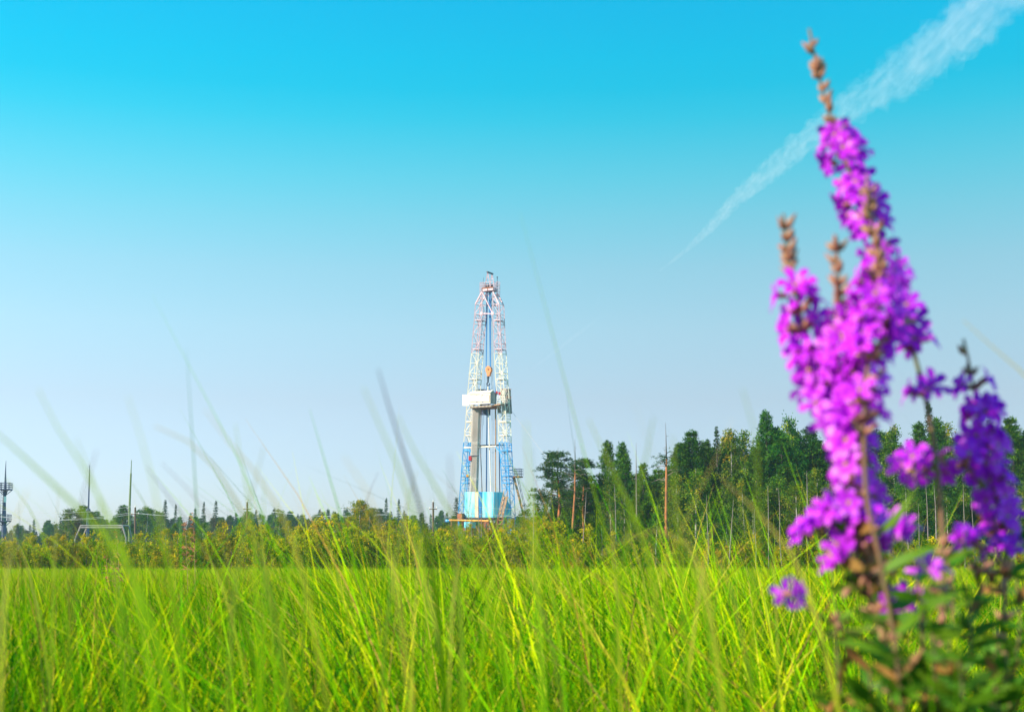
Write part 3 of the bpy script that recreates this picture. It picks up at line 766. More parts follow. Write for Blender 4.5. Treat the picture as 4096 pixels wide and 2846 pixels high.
# floodlight tower at the edge of the site
TY = 200.0; tb = base_at(16, TY)
tow = thing("floodlight_tower", "dark blue tubular floodlight tower with two railed platforms and a lightning spike", "tower", tb)
def T(px, py): return at(px, py, TY)
m = MB(); pts = [(15, 2290), (15.5, 2120), (16, 2085), (17, 1990), (18.5, 1982), (20, 1975), (21, 1950), (22, 1890), (24, 1842)]; rr = [.42, .38, .32, .22, .2, .3, .2, .09, .03]
P_ = [T(*p) for p in pts]; P_[0][2] = 0
m.tube(P_, rr, 8); m.build("pole", M['tower'], tow, tb)
m = MB(); m.tube([T(18, 1984), T(17, 2008)], 0.27, 8); m.build("white_band", M['white'], tow, tb)
for cx, ytop, yfl, hw in ((20, 1931, 1957, 22), (16, 2057, 2083, 21)):
    c = T(cx, yfl); h = T(cx, ytop)[2] - c[2]; r = hw / F * TY
    m = MB(); m.box(c, (2 * r, 2 * r, 0.16)); pl = m.build("platform", M['tower'], tow, tb)
    m = MB(); cc = [c + np.array([sx * r, sy * r, 0]) for sx, sy in ((-1, -1), (1, -1), (1, 1), (-1, 1))]
    for q in range(4):
        a, b_ = cc[q], cc[(q + 1) % 4]
        for u in (0, .33, .66): m.bar(a + (b_ - a) * u, a + (b_ - a) * u + Z * h, 0.06)
        for u in (.4, .7, 1.0): m.bar(a + Z * h * u, b_ + Z * h * u, 0.06)
    for q in range(4): m.bar(cc[q], c * np.array([1, 1, 1]) - Z * 0.9, 0.08)
    m.build("platform_rail", M['tower'], pl, tb)
m = MB(); lx = -0.42
a0 = T(8, 1957); a1 = T(5, 2120); a1[2] = 0
for s_ in (0, 0.3): m.bar(a0 + np.array([s_, -.3, 0]), a1 + np.array([s_, -.3, 0]), 0.05)
for q in range(30): u = q / 30; p = a0 + (a1 - a0) * u + np.array([0, -.3, 0]); m.bar(p, p + np.array([.3, 0, 0]), 0.04)
m.build("ladder", M['tower'], tow, tb)
# two lightning rods
def rod(pts, rr, Y, label, mat, bulb=None):
    b = base_at(pts[-1][0], Y); t = thing("lightning_rod", label, "lightning rod", b)
    P_ = [at(x, y, Y) for x, y in pts]; P_[-1][2] = 0
    m = MB(); m.tube(P_, rr, 7); m.build("mast", mat, t, b)
    m = MB(); m.box((b[0], b[1], 0.15), (0.9, 0.9, 0.3)); m.build("footing", M['greyboard'], t, b)
    if bulb:
        m = MB(); c = at(*bulb, Y); m.tube([c + Z * z for z in (.34, .2, 0, -.2, -.34)], [.1, .3, .36, .3, .14], 10); m.build("insulator", M['tower'], t, b)
rod([(359, 1858), (357.5, 1905), (354, 2030), (352, 2045), (351, 2100), (350, 2290)], [.04, .08, .12, .16, .22, .24], 200.0, "dark lightning rod mast with a round bulb low on its shaft", M['tower'], (352.5, 2041))
rod([(526, 1839), (524, 1890), (523.8, 1893), (519, 2010), (518, 2045), (516, 2290)], [.045, .07, .12, .15, .17, .2], 200.0, "plain olive green lightning rod mast with a stepped slender tip", solid('olive_mast_paint', (0.12, 0.17, 0.06), 0.6))
# pipe canopy
CY = 140.0; cb0 = base_at(405, CY)
can = thing("pipe_canopy", "pale pipe frame canopy standing among the shrubs", "canopy", cb0)
def Cc(px, py, dy=0): p = at(px, py, CY); return p + np.array([0, dy, 0])
for k, (dy, py) in enumerate(((0, 2101), (0, 2109), (2.2, 2099))):
    m = MB(); m.tube([Cc(321, py, dy), Cc(491, py, dy)], 0.09, 6); m.build("roof_beam", M['greyboard'], can, cb0)
for dy in (0, 2.2):
    for a, b_ in (((323, 2102), (300, 2155)), ((490, 2102), (504, 2150))):
        p, q = Cc(*a, dy), Cc(*b_, dy); m = MB(); m.tube([p, q, np.array([q[0], q[1], 0])], 0.09, 6); m.build("leg", M['greyboard'], can, cb0)
for px in (323, 407, 490):
    m = MB(); m.tube([Cc(px, 2101, 0), Cc(px, 2099, 2.2)], 0.06, 6); m.build("cross_tube", M['greyboard'], can, cb0)
m = MB(); m.hexa([Cc(323, 2103.5, .1), Cc(489, 2103.5, .1), Cc(489, 2102.5, 2.1), Cc(323, 2102.5, 2.1)], [Cc(323, 2102, .1), Cc(489, 2102, .1), Cc(489, 2101, 2.1), Cc(323, 2101, 2.1)]); m.build("roof_sheet", M['greyboard'], can, cb0)
# utility poles and their wires
PY = 186.0
poles = [(-140, 2020, 'a'), (541, 2028, 'b'), (989, 2007, 'c'), (1733, 2007, 'd'), (2420, 2010, 'e')]
ends = []
for px, py, k in poles:
    b = base_at(px, PY); tp = at(px, py, PY)
    if k in 'bcd':
        t = thing("utility_pole", {'b': "dark wooden utility pole behind the pale pipe canopy", 'c': "dark wooden utility pole in front of the distant spruces", 'd': "dark wooden utility pole beside the blue drive motor of the rig"}[k], "utility pole", b, "wooden poles of the power line")
        m = MB(); m.tube([b, tp], [0.17, 0.12], 8); m.build("shaft", M['wood_pole'], t, b)
        m = MB(); m.bar(tp + np.array([-.5, 0, -.9]), tp + np.array([.5, 0, -.9]), 0.1); ca = m.build("cross_arm", M['wood_pole'], t, b)
        for s_ in (-.45, .45):
            m = MB(); c = tp + np.array([s_, 0, -.85]); m.tube([c, c + Z * .1, c + Z * .22], [.04, .07, .04], 7); m.build("insulator", M['white'], ca, b)
        m = MB(); m.tube([tp, tp + Z * .15, tp + Z * .25], [.04, .07, .04], 7); m.build("insulator", M['white'], t, b)
    ends.append(tp)
for nm, off, lab in (("top", (0, 0, .2), "topmost bare wire strung between the wooden utility poles"), ("left", (-.45, -.3, -.68), "lower bare wire on the near ends of the utility pole cross arms"), ("right", (.45, .3, -.72), "lower bare wire on the far ends of the utility pole cross arms")):
    pts = []
    for a, b_ in zip(ends, ends[1:]):
        for u in np.linspace(0, 1, 9)[:-1]:
            p = a + (b_ - a) * u + np.array(off); sag = 1.5 * 4 * u * (1 - u) * (np.linalg.norm(b_ - a) / 25) ** 1.0 * .8
            pts.append(p - np.array([0, 0, sag]))
    m = MB(); m.tube(pts, 0.022, 4)
    o = m.build("power_line", M['wire'], None, ends[0]); tag(o, lab, "wire", "wires of the power line")

# ------------------------------------------------------------------ trees
def leaf_quads(rng, C, D, ln, wd, tint, flat=0.0):
    """one diamond leaf at each C pointing along D"""
    n = len(C)
    D = D / (np.linalg.norm(D, axis=1, keepdims=True) + 1e-9)
    A = rng.normal(size=(n, 3)); A[:, 2] *= (1 - flat)
    S = np.cross(D, A); S /= (np.linalg.norm(S, axis=1, keepdims=True) + 1e-9)
    ln = np.broadcast_to(ln, n)[:, None]; wd = np.broadcast_to(wd, n)[:, None]
    V = np.stack([C, C + D * ln * .45 + S * wd * .5, C + D * ln, C + D * ln * .45 - S * wd * .5], 1).reshape(-1, 3)
    Q = np.arange(n * 4).reshape(-1, 4)
    return V, Q, np.repeat(tint, 4)
def branch_set(rng, tips, roots, rad, n=4):
    m = MB()
    for a, b_, r in zip(roots, tips, rad):
        mid = (a + b_) / 2 + np.array([0, 0, -0.06 * np.linalg.norm(b_ - a)])
        m.tube([a, mid, b_], [r, r * .7, r * .25], n, cap=False)
    return m
def tufts(rng, centres, outd, per, ln, wd, tint_mu, upw=0.5, spr=0.9):
    n = len(centres)
    C = np.repeat(centres, per, 0); D = np.repeat(outd, per, 0) + rng.normal(0, spr, (n * per, 3)) + np.array([0, 0, upw])
    T = np.clip(np.repeat(tint_mu, per) + rng.normal(0, .12, n * per), 0, 1)
    return leaf_quads(rng, C, D, rng.uniform(.7, 1.2, n * per) * ln, wd, T)

PROTO = {}
def proto(kind, crown_parts, crown_mat, trunk_mb, trunk_mat, smooth_trunk=True):
    V, Q, T = merge(crown_parts)
    cm = np_mesh(kind + "_crown", V, Q, [M[crown_mat]], {"tint": T})
    tm = bpy.data.meshes.new(kind + "_trunk"); tm.from_pydata(trunk_mb.v, [], trunk_mb.f)
    for mt in (trunk_mat if isinstance(trunk_mat, list) else [trunk_mat]): tm.materials.append(M[mt])
    if isinstance(trunk_mat, list): tm.polygons.foreach_set("material_index", trunk_mb.m)
    tm.polygons.foreach_set("use_smooth", [True] * len(tm.polygons))
    PROTO.setdefault(kind, []).append((cm, tm))

def make_stone_pine(seed, H=10.0, tops=1, wid=1.0):
    rng = np.random.default_rng(seed)
    tr = MB(); tr.tube([(0, 0, 0), (0.03, 0, 4), (0, 0.03, H * .92)], [.17, .12, .03], 7)
    parts = []; roots, tips, rad = [], [], []
    stems = [(0, 0, 0.10 * H, H, 1.0)]
    for k in range(tops - 1):
        a = rng.uniform(0, 6.28); d = rng.uniform(.5, 1.0); stems.append((math.cos(a) * d, math.sin(a) * d, 0.45 * H, H * rng.uniform(.8, .93), .62))
        tr.tube([(0, 0, .4 * H), (math.cos(a) * d * .8, math.sin(a) * d * .8, .55 * H), (math.cos(a) * d, math.sin(a) * d, stems[-1][3] * .95)], [.09, .07, .02], 6)
    cen, out, tm = [], [], []
    for sx, sy, z0, z1, ws in stems:
        z = z0
        while z < z1 - .12:
            t = (z - z0) / (z1 - z0)
            r = wid * ws * 2.05 * (max(0, 1 - t) ** .80) * (0.55 + .45 * min(1, t * 3.5)) * rng.uniform(.72, 1.18) + .07
            nb = int(rng.integers(5, 8))
            a0 = rng.uniform(0, 6.28)
            for q in range(nb):
                a = a0 + 6.283 * q / nb + rng.normal(0, .25); rl = r * rng.uniform(.55, 1.18)
                d = np.array([math.cos(a), math.sin(a), 0])
                root = np.array([sx, sy, z + rng.normal(0, .06)]); tip = root + d * rl + np.array([0, 0, .18 * rl + .05])
                roots.append(root); tips.append(tip); rad.append(.022)
                for u in (.6, .82, 1.0):
                    if rl * u < .12: continue
                    kq = int(4 + 6 * u * min(1, rl))
                    c = root + (tip - root) * u + rng.normal(0, .07 + .075 * min(1, rl), (kq, 3)) * np.array([1, 1, .75])
                    cen.append(c); out.append(np.repeat((d * .7 + np.array([0, 0, .5]))[None], kq, 0))
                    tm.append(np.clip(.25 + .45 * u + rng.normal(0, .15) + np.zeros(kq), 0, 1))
            z += rng.uniform(.30, .44) * (1 - .5 * t)
        top = np.array([sx, sy, z1]); c = top + rng.normal(0, .10, (10, 3)) - np.array([0, 0, .12]); cen.append(c); out.append(np.tile([0, 0, 1.], (10, 1))); tm.append(np.full(10, .7))
    cen, out, tm = map(np.concatenate, (cen, out, tm))
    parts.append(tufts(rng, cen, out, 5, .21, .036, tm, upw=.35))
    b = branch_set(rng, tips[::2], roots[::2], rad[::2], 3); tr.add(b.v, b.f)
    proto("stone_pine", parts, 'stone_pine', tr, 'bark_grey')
for k, (s_, tp, wd) in enumerate(((1, 1, .92), (2, 3, 1.05), (3, 2, .85))): make_stone_pine(s_, tops=tp, wid=wd)

def make_scots_pine(seed, H=10.0, sparse=False, spike=False):
    rng = np.random.default_rng(seed)
    tr = MB(); k = rng.normal(0, .06, 6)
    tr.tube([(0, 0, 0), (k[0], k[1], 3), (k[2], k[3], 6), (k[4], k[5], H * .76)], [.15, .115, .085, .055], 8, 0)
    tr.tube([(k[4], k[5], H * .76), (k[4] * .8, k[5] * .8, H * .9), (k[4] * .5, k[5] * .5, H)], [.052, .026, .008], 6, 1)
    cen, out, tm = [], [], []
    z = H * (.52 if not sparse else .62)
    while z < H * (.97 if not spike else .82):
        t = (z - H * .5) / (H * .5)
        for q in range(int(rng.integers(3, 5)) if not sparse else int(rng.integers(1, 4))):
            a = rng.uniform(0, 6.28); rl = rng.uniform(.55, 1.9) * (1.05 - .6 * t) * (.9 if sparse else 1)
            d = np.array([math.cos(a), math.sin(a), 0]); root = np.array([k[4] * .8, k[5] * .8, z]); tip = root + d * rl + np.array([0, 0, rng.uniform(-.15, .35) * rl])
            tr.tube([root, (root + tip) / 2 + np.array([0, 0, .10 * rl]), tip], [.035, .026, .008], 4, 1, cap=False)
            for u in ((.5, .7, .88, 1.0) if not sparse else (.75, 1.0)):
                for rep in range(1 if sparse else 2):
                    kq = int(rng.integers(5, 9)); c = root + (tip - root) * u + np.array([0, 0, .10 * rl * (1 - u)]) + rng.normal(0, .16, 3) * np.array([1, 1, .5])
                    cen.append(c + rng.normal(0, .11, (kq, 3)) * np.array([1.2, 1.2, .55])); out.append(np.tile(d * .3 + np.array([0, 0, .5]), (kq, 1))); tm.append(np.full(kq, np.clip(.45 + rng.normal(0, .2), 0, 1)))
        z += rng.uniform(.18, .34)
    for q in range(26 if spike else 14):                     # dead stubs below and on the bare leader
        z = rng.uniform(.25, .97 if spike else .6) * H; a = rng.uniform(0, 6.28); l_ = rng.uniform(.15, .55) * (1 if z < .7 * H else .5)
        d = np.array([math.cos(a), math.sin(a), rng.uniform(-.3, .4)]); tr.tube([(k[4] * .6, k[5] * .6, z), np.array([k[4] * .6, k[5] * .6, z]) + d * l_], [.016, .005], 3, 1, cap=False)
    cen, out, tm = map(np.concatenate, (cen, out, tm))
    proto("dead_topped_pine" if spike else "scots_pine", [tufts(rng, cen, out, 6, .17, .03, tm, upw=.3)], 'scots_pine', tr, ['bark_pine', 'bark_grey'])
make_scots_pine(21); make_scots_pine(22); make_scots_pine(23, sparse=True, spike=True)

def make_birch(seed, H=10.0, slim=1.0, leaves=5200, low=.18, kind="birch", mat='birch'):
    rng = np.random.default_rng(seed)
    k = rng.normal(0, .10, 4)
    tr = MB(); tr.tube([(0, 0, 0), (k[0], k[1], H * .35), (k[2], k[3], H * .7), (k[2] * .8, k[3] * .8, H)], [.09, .075, .045, .008], 7, 0)
    roots, tips = [], []
    z = H * low
    while z < H * .97:
        t = (z / H - low) / (1 - low)
        r = slim * (1.35 * math.sin(math.pi * min(1, .16 + t * .84)) ** .8 + .08) * rng.uniform(.55, 1.15)
        a = rng.uniform(0, 6.28); d = np.array([math.cos(a), math.sin(a), 0])
        root = np.array([k[2] * min(1, z / (H * .7)), k[3] * min(1, z / (H * .7)), z]); tip = root + d * r + np.array([0, 0, r * rng.uniform(.35, 1.0)])
        roots.append(root); tips.append(tip)
        tr.tube([root, (root + tip) / 2 + np.array([0, 0, .08]), tip], [.016, .010, .004], 3, 1, cap=False)
        z += rng.uniform(.07, .14)
    roots, tips = np.array(roots), np.array(tips)
    n = leaves; i = rng.integers(0, len(roots), n); u = rng.uniform(.25, 1.08, n)[:, None]
    C = roots[i] + (tips[i] - roots[i]) * u + rng.normal(0, .16, (n, 3)) * np.array([1, 1, .9]) - np.array([0, 0, .1])
    D = rng.normal(0, 1, (n, 3)) + np.array([0, 0, -.5])
    cl = rng.normal(.48, .2, len(roots))[i]
    T = np.clip(cl + rng.normal(0, .16, n), 0, 1)
    V = leaf_quads(rng, C, D, rng.uniform(.10, .17, n), rng.uniform(.07, .11, n), T)
    proto(kind, [V], mat, tr, ['bark_birch', 'bark_grey'])
make_birch(31); make_birch(32, slim=.75, leaves=3800, low=.25); make_birch(33, slim=1.1, leaves=6500, low=.12)

make_birch(34, slim=1.5, leaves=7500, low=.06, kind='yellow_birch', mat='bush'); make_birch(35, slim=1.25, leaves=6500, low=.06, kind='yellow_birch', mat='bush')

def make_spruce(seed, H=10.0, wid=1.0):
    rng = np.random.default_rng(seed)
    tr = MB(); tr.tube([(0, 0, 0), (0, 0, H * .5), (0, 0, H)], [.14, .09, .01], 7, 0)
    cen, dr, tm, lns = [], [], [], []
    z = .08 * H
    while z < H - .05:
        t = z / H; r = wid * 1.6 * (1 - t) ** .95 * rng.uniform(.8, 1.15) + .05
        nb = int(rng.integers(5, 8)); a0 = rng.uniform(0, 6.28)
        for q in range(nb):
            a = a0 + 6.283 * q / nb + rng.normal(0, .2); rl = r * rng.uniform(.6, 1.15); d = np.array([math.cos(a), math.sin(a), 0]); dz_ = rng.normal(0, .10)
            ns = max(3, int(rl * 12))
            for u in np.linspace(.2, 1, ns):
                p = np.array([0, 0, z]) + d * rl * u + np.array([0, 0, dz_ * u - .28 * rl * u + .22 * rl * u * u])
                sd = np.cross(d, [0, 0, 1]); 
                for sg in (-1, 0, 1):
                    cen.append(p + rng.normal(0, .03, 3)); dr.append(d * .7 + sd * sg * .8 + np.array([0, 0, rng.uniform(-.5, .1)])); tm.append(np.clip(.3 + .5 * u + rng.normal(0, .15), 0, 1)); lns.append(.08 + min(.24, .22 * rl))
        z += rng.uniform(.15, .26) * (1 - .45 * t)
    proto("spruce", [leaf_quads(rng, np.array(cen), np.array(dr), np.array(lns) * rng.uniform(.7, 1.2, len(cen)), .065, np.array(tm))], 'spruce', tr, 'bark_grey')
make_spruce(41); make_spruce(42, wid=.75)

def make_bush(seed, H=3.0, leaves=2600, wid=1.0):
    rng = np.random.default_rng(seed)
    tr = MB(); roots, tips = [], []
    for s_ in range(int(rng.integers(4, 7))):
        a = rng.uniform(0, 6.28); l_ = rng.uniform(.15, .75) * wid; h = H * rng.uniform(.65, 1.0)
        p0 = np.array([math.cos(a) * .12, math.sin(a) * .12, 0]); p2 = np.array([math.cos(a) * l_, math.sin(a) * l_, h]); p1 = (p0 + p2) / 2 + np.array([-math.cos(a), -math.sin(a), 0]) * .08
        tr.tube([p0, p1, p2], [.025, .018, .004], 5)
        for q in range(16):
            u = rng.uniform(.12, .98); r_ = p0 * (1 - u) + p2 * u; b_ = rng.uniform(0, 6.28); ln = rng.uniform(.2, .55) * (1.15 - u * .7)
            t_ = r_ + np.array([math.cos(b_) * ln, math.sin(b_) * ln, ln * rng.uniform(.6, 1.5)])
            tr.tube([r_, t_], [.008, .003], 3, cap=False); roots.append(r_); tips.append(t_)
    roots, tips = np.array(roots), np.array(tips)
    n = leaves; i = rng.integers(0, len(roots), n); u = rng.uniform(.1, 1.1, n)[:, None]
    C = roots[i] + (tips[i] - roots[i]) * u + rng.normal(0, .07, (n, 3))
    C[:, 2] = np.maximum(C[:, 2], .1)
    T = np.clip(rng.normal(.45, .18, len(roots))[i] + rng.normal(0, .2, n), 0, 1)
    proto("bush", [leaf_quads(rng, C, rng.normal(0, 1, (n, 3)) + np.array([0, 0, .3]), rng.uniform(.08, .15, n), rng.uniform(.055, .085, n), T)], 'bush', tr, 'bark_grey')
for s_ in range(5): make_bush(51 + s_, wid=1.0 + .15 * s_)

def make_snag(seed, H=10.0, twigs=26, mat='bark_dead'):
    rng = np.random.default_rng(seed); k = rng.normal(0, .12, 4)
    tr = MB(); tr.tube([(0, 0, 0), (k[0], k[1], H * .4), (k[2], k[3], H * .75), (k[2] * 1.2, k[3] * 1.2, H)], [.10, .08, .05, .012], 7)
    tw = MB()
    for q in range(twigs):
        u = rng.uniform(.25, .98); a = rng.uniform(0, 6.28); ln = rng.uniform(.2, .9) * (1.15 - u); r_ = np.array([k[2] * min(1, u / .75), k[3] * min(1, u / .75), H * u])
        d = np.array([math.cos(a), math.sin(a), rng.uniform(-.4, .3)]); tw.tube([r_, r_ + d * ln * .6, r_ + d * ln + np.array([0, 0, -.1 * ln])], [.016, .011, .004], 3, cap=False)
    a = bpy.data.meshes.new("snag_trunk"); a.from_pydata(tr.v, [], tr.f); a.materials.append(M[mat]); a.polygons.foreach_set("use_smooth", [True] * len(a.polygons))
    b_ = bpy.data.meshes.new("snag_branches"); b_.from_pydata(tw.v, [], tw.f); b_.materials.append(M[mat])
    PROTO.setdefault("snag", []).append((b_, a))
make_snag(61); make_snag(62, twigs=45); make_snag(63, twigs=14)

NAMES = {"stone_pine": "stone_pine", "scots_pine": "scots_pine", "dead_topped_pine": "scots_pine", "birch": "birch_tree", "yellow_birch": "birch_tree", "spruce": "spruce_tree", "bush": "willow_bush", "snag": "dead_tree"}
HN = {"bush": 3.0}
def tree(kind, px, topy, Y, label, group=None, var=None, wf=1.0, rz=None, tilt=0.0, seed=[0]):
    seed[0] += 1; r_ = random.Random(seed[0] * 7 + 3)
    b = base_at(px, Y); h = at(px, topy, Y)[2]
    s = h / HN.get(kind, 10.0)
    P_ = PROTO[kind]; cm, tm = P_[(var if var is not None else r_.randrange(len(P_))) % len(P_)]
    t = thing(NAMES[kind], label, "dead tree" if kind == "snag" else ("bush" if kind == "bush" else "tree"), b, group)
    t.rotation_euler = (r_.gauss(0, .012), tilt + r_.gauss(0, .02), r_.uniform(0, 6.28) if rz is None else rz)
    t.scale = (s * wf, s * wf, s)
    link(bpy.data.objects.new("trunk" if kind != "bush" else "stems", tm), t)
    link(bpy.data.objects.new("crown" if kind not in ("snag", "bush") else ("dead_branches" if kind == "snag" else "foliage"), cm), t)
    return t

# --- named trees of the wood beside the rig
tree("scots_pine", 2228, 1788, 128, "loose crowned Scots pine at the end of the wood facing the rig", wf=1.25, var=0)
tree("dead_topped_pine", 2287, 1757, 124, "dead topped pine with bare spike beside the loose crowned Scots pine", wf=.9)
tree("scots_pine", 2338, 1826, 132, "dark Scots pine between the dead topped pine and the twin stone pines", wf=1.15, var=1)
tree("stone_pine", 2434, 1766, 130, "slimmer one of the twin stone pines, dense to its foot", var=0, wf=1.0)
tree("stone_pine", 2488, 1774, 124, "open lower trunked one of the twin stone pines", var=2, wf=1.0)
tree("snag", 2549, 1770, 118, "tall thin bare grey snag next to the twin stone pines", var=2, wf=.8)
tree("stone_pine", 2578, 1855, 134, "short stone pine between the tall bare snag and the orange trunked pine", var=0, wf=1.0)
tree("dead_topped_pine", 2664, 1690, 116, "tall sparse pine with a bright orange bare trunk and dead spike", wf=1.0, tilt=-.015, rz=0.4)
tree("stone_pine", 2771, 1724, 128, "broad stone pine with several rounded shoulders beside the orange trunked pine", var=1, wf=1.15)
tree("stone_pine", 2842, 1764, 131, "stone pine leaning on the broad shouldered stone pine", var=0, wf=1.05)
tree("spruce", 2878, 1706, 134, "slim pointed spruce between stone pines and birches", var=1, wf=.9)
tree("birch", 2931, 1704, 126, "tall airy birch next to the slim pointed spruce", var=1)
tree("birch", 2990, 1710, 130, "tall slender birch behind the white trunked birch", var=1)
tree("stone_pine", 3082, 1650, 127, "tallest stone pine with a round ball shaped top", var=2, wf=1.0)
tree("stone_pine", 3130, 1745, 124, "dark wide stone pine under the ball topped pine", var=1, wf=1.3)
tree("stone_pine", 3035, 1790, 123, "dark stone pine in front of the ball topped pine", var=0, wf=1.35)
tree("birch", 3183, 1660, 125, "tall pale green birch next to the ball topped stone pine", var=0, wf=.8)
tree("birch", 3595, 1702, 126, "bushy birch group tip behind the loosestrife, paler than its neighbours", var=2)
tree("stone_pine", 3692, 1694, 128, "round headed stone pine between birch and tall spruce", var=0, wf=1.1)
tree("spruce", 3746, 1606, 130, "tallest dark spruce with a narrow spire in the wood", var=1, wf=.9)
tree("stone_pine", 3768, 1680, 122, "stone pine standing under the narrow spruce spire", var=2, wf=1.0)
tree("birch", 3814, 1680, 127, "birch on the far side of the narrow spruce spire", var=1)
tree("spruce", 3978, 1626, 131, "second spruce spire of the wood, behind the small loosestrife", var=0, wf=.75)
tree("stone_pine", 4085, 1672, 118, "large bright stone pine at the end of the wood away from the rig", var=1, wf=1.15)
tree("birch", 2984, 1905, 106, "young birch with a white trunk in front of the wood", var=1, wf=.75)
# --- the rest of the wood
rr_ = random.Random(5)
tops = [(2200, 1990), (2300, 1900), (2400, 1850), (2560, 1880), (2620, 1850), (2700, 1760), (2900, 1740), (3000, 1740), (3120, 1700), (3300, 1700), (3560, 1720), (3850, 1700), (4200, 1690)]
def toprow(x): return lerp_poly([(a, b) for a, b in tops], x)
x = 2215
while x < 4260:
    for row in range(4):
        px = x + rr_.uniform(-25, 25) + 17 * row; Y = 136 + row * 5 + rr_.uniform(-2, 2)
        k = rr_.choice(["stone_pine", "stone_pine", "stone_pine", "birch", "spruce"])
        ty = toprow(px) + rr_.uniform(15, 110) + (60 if k == "birch" else 0) - 12 * (row == 0)
        tree(k, px, ty, Y, {"stone_pine": "dark green stone pine inside the wood beside the rig", "birch": "green birch inside the wood beside the rig", "spruce": "dark spruce inside the wood beside the rig"}[k], "trees inside the wood", wf=rr_.uniform(1.1, 1.55))
    x += 50
x = 2190
while x < 4250:                                        # lower birches along the wood's front
    px = x + rr_.uniform(-25, 25); ty = 1960 + rr_.uniform(-90, 90) + (80 if px < 2420 else 0)
    tree("birch", px, ty, rr_.uniform(104, 121), "young green birch along the front of the wood", "young birches fronting the wood", wf=rr_.uniform(1.0, 1.5))
    if rr_.random() < .7: tree("stone_pine", px + 30, ty + rr_.uniform(-60, 60), rr_.uniform(112, 124), "small stone pine along the front of the wood", "small pines fronting the wood", wf=rr_.uniform(1.4, 1.9))
    x += 50
x = 2150
while x < 4250:
    px = x + rr_.uniform(-20, 20); tree("bush", px, 2150 + rr_.uniform(-50, 40), rr_.uniform(95, 108), "yellow green bush at the foot of the wood", "bushes at the foot of the wood", wf=rr_.uniform(1.0, 1.4)); x += 46
for px, ty, Y in ((2476, 1935, 104), (2831, 1976, 101), (2912, 1992, 101), (3074, 1940, 102), (3130, 1950, 101), (3236, 1882, 105), (3611, 2034, 98), (3681, 2010, 100), (3724, 1924, 103), (3859, 1930, 100), (3899, 1984, 101), (2325, 1965, 104), (2140, 1995, 108), (3020, 2030, 99)):
    tree("snag", px, ty, Y, "bare grey dead tree standing along the front of the wood", "dead trees fronting the wood", wf=rr_.uniform(.7, 1.0), tilt=rr_.gauss(0, .05))
tree("snag", 3760, 1935, 99, "leaning orange brown dead trunk behind the loosestrife", tilt=-.10, wf=1.0)
# --- yellowing bushes and young birches between the meadow and the rig
x = -120
while x < 2240:
    for row in range(4):
        px = x + rr_.uniform(-25, 25) + 13 * row; Y = 92 + row * 14 + rr_.uniform(-4, 4)
        ty = (2165 if px < 700 else (2130 if px < 1150 else 2110)) + rr_.uniform(-35, 35) - (row - 1.5) * 6
        if 1740 < px < 2120: ty = max(ty, 2120) + (10 if row > 1 else 0)
        tree("bush", px, ty, Y, "yellowing bush in the thicket between meadow and rig", "bushes of the thicket before the rig", wf=rr_.uniform(.9, 1.3))
    x += 52
for px, ty, Y, wf in ((1445, 2002, 170, 1.5), (1475, 2030, 165, 1.4), (1330, 2045, 172, 1.2), (1560, 2070, 168, 1.3), (1620, 2060, 175, 1.2), (1230, 2070, 160, 1.3), (1110, 2060, 160, 1.2), (1700, 2090, 160, 1.2), (1770, 2085, 165, 1.2), (2110, 2030, 150, 1.2), (2150, 2010, 140, 1.2), (2180, 2040, 130, 1.2), (2080, 2060, 160, 1.1), (880, 2070, 170, 1.2), (800, 2085, 165, 1.2), (1000, 2075, 165, 1.2), (620, 2100, 160, 1.2), (700, 2090, 160, 1.2)):
    tree("birch", px, ty, Y, "yellow green birch rising above the thicket before the rig", "birches above the thicket", wf=wf, var=2 if wf > 1.35 else None)
for px, ty, Y in ((335, 2135, 122), (385, 2122, 126), (430, 2128, 120), (478, 2138, 124), (290, 2140, 121)):
    tree("bush", px, ty, Y, "yellowing bush growing up in front of the pale pipe canopy", "bushes before the pipe canopy", wf=1.1)
for px, ty, Y, wf in ((1440, 1998, 168, 1.3), (1478, 2035, 160, 1.2), (1400, 2060, 158, 1.2), (1335, 2052, 150, 1.2), (1150, 2078, 146, 1.2), (1060, 2095, 140, 1.2), (960, 2085, 142, 1.1), (880, 2105, 136, 1.3), (760, 2108, 138, 1.2), (660, 2112, 134, 1.2), (560, 2128, 130, 1.3), (230, 2130, 128, 1.3), (120, 2128, 132, 1.2), (1570, 2085, 146, 1.2), (1640, 2095, 142, 1.2), (1250, 2088, 144, 1.2), (2100, 2075, 132, 1.2), (2150, 2062, 126, 1.2), (1710, 2110, 140, 1.1), (1800, 2100, 160, 1.1), (1840, 2096, 156, 1.0), (1885, 2090, 160, 1.1), (1925, 2094, 156, 1.0), (1965, 2088, 158, 1.1), (2010, 2092, 155, 1.1), (2050, 2072, 152, 1.1)):
    tree("yellow_birch", px, ty, Y, "broad yellow leaved birch standing out of the thicket before the rig", "yellow birches in the thicket", wf=wf)
for px, ty, Y in ((1915, 1960, 150), (1930, 2010, 148), (1890, 2035, 150), (1860, 2030, 145), (1975, 2020, 146), (2005, 2010, 150), (2053, 2015, 150), (1265, 2100, 140), (1275, 2110, 138), (1680, 2100, 140)):
    tree("snag", px, ty, Y, "leafless thin sapling standing in front of the rig's foot", "leafless saplings before the rig", wf=.7, var=1, tilt=rr_.gauss(0, .03))
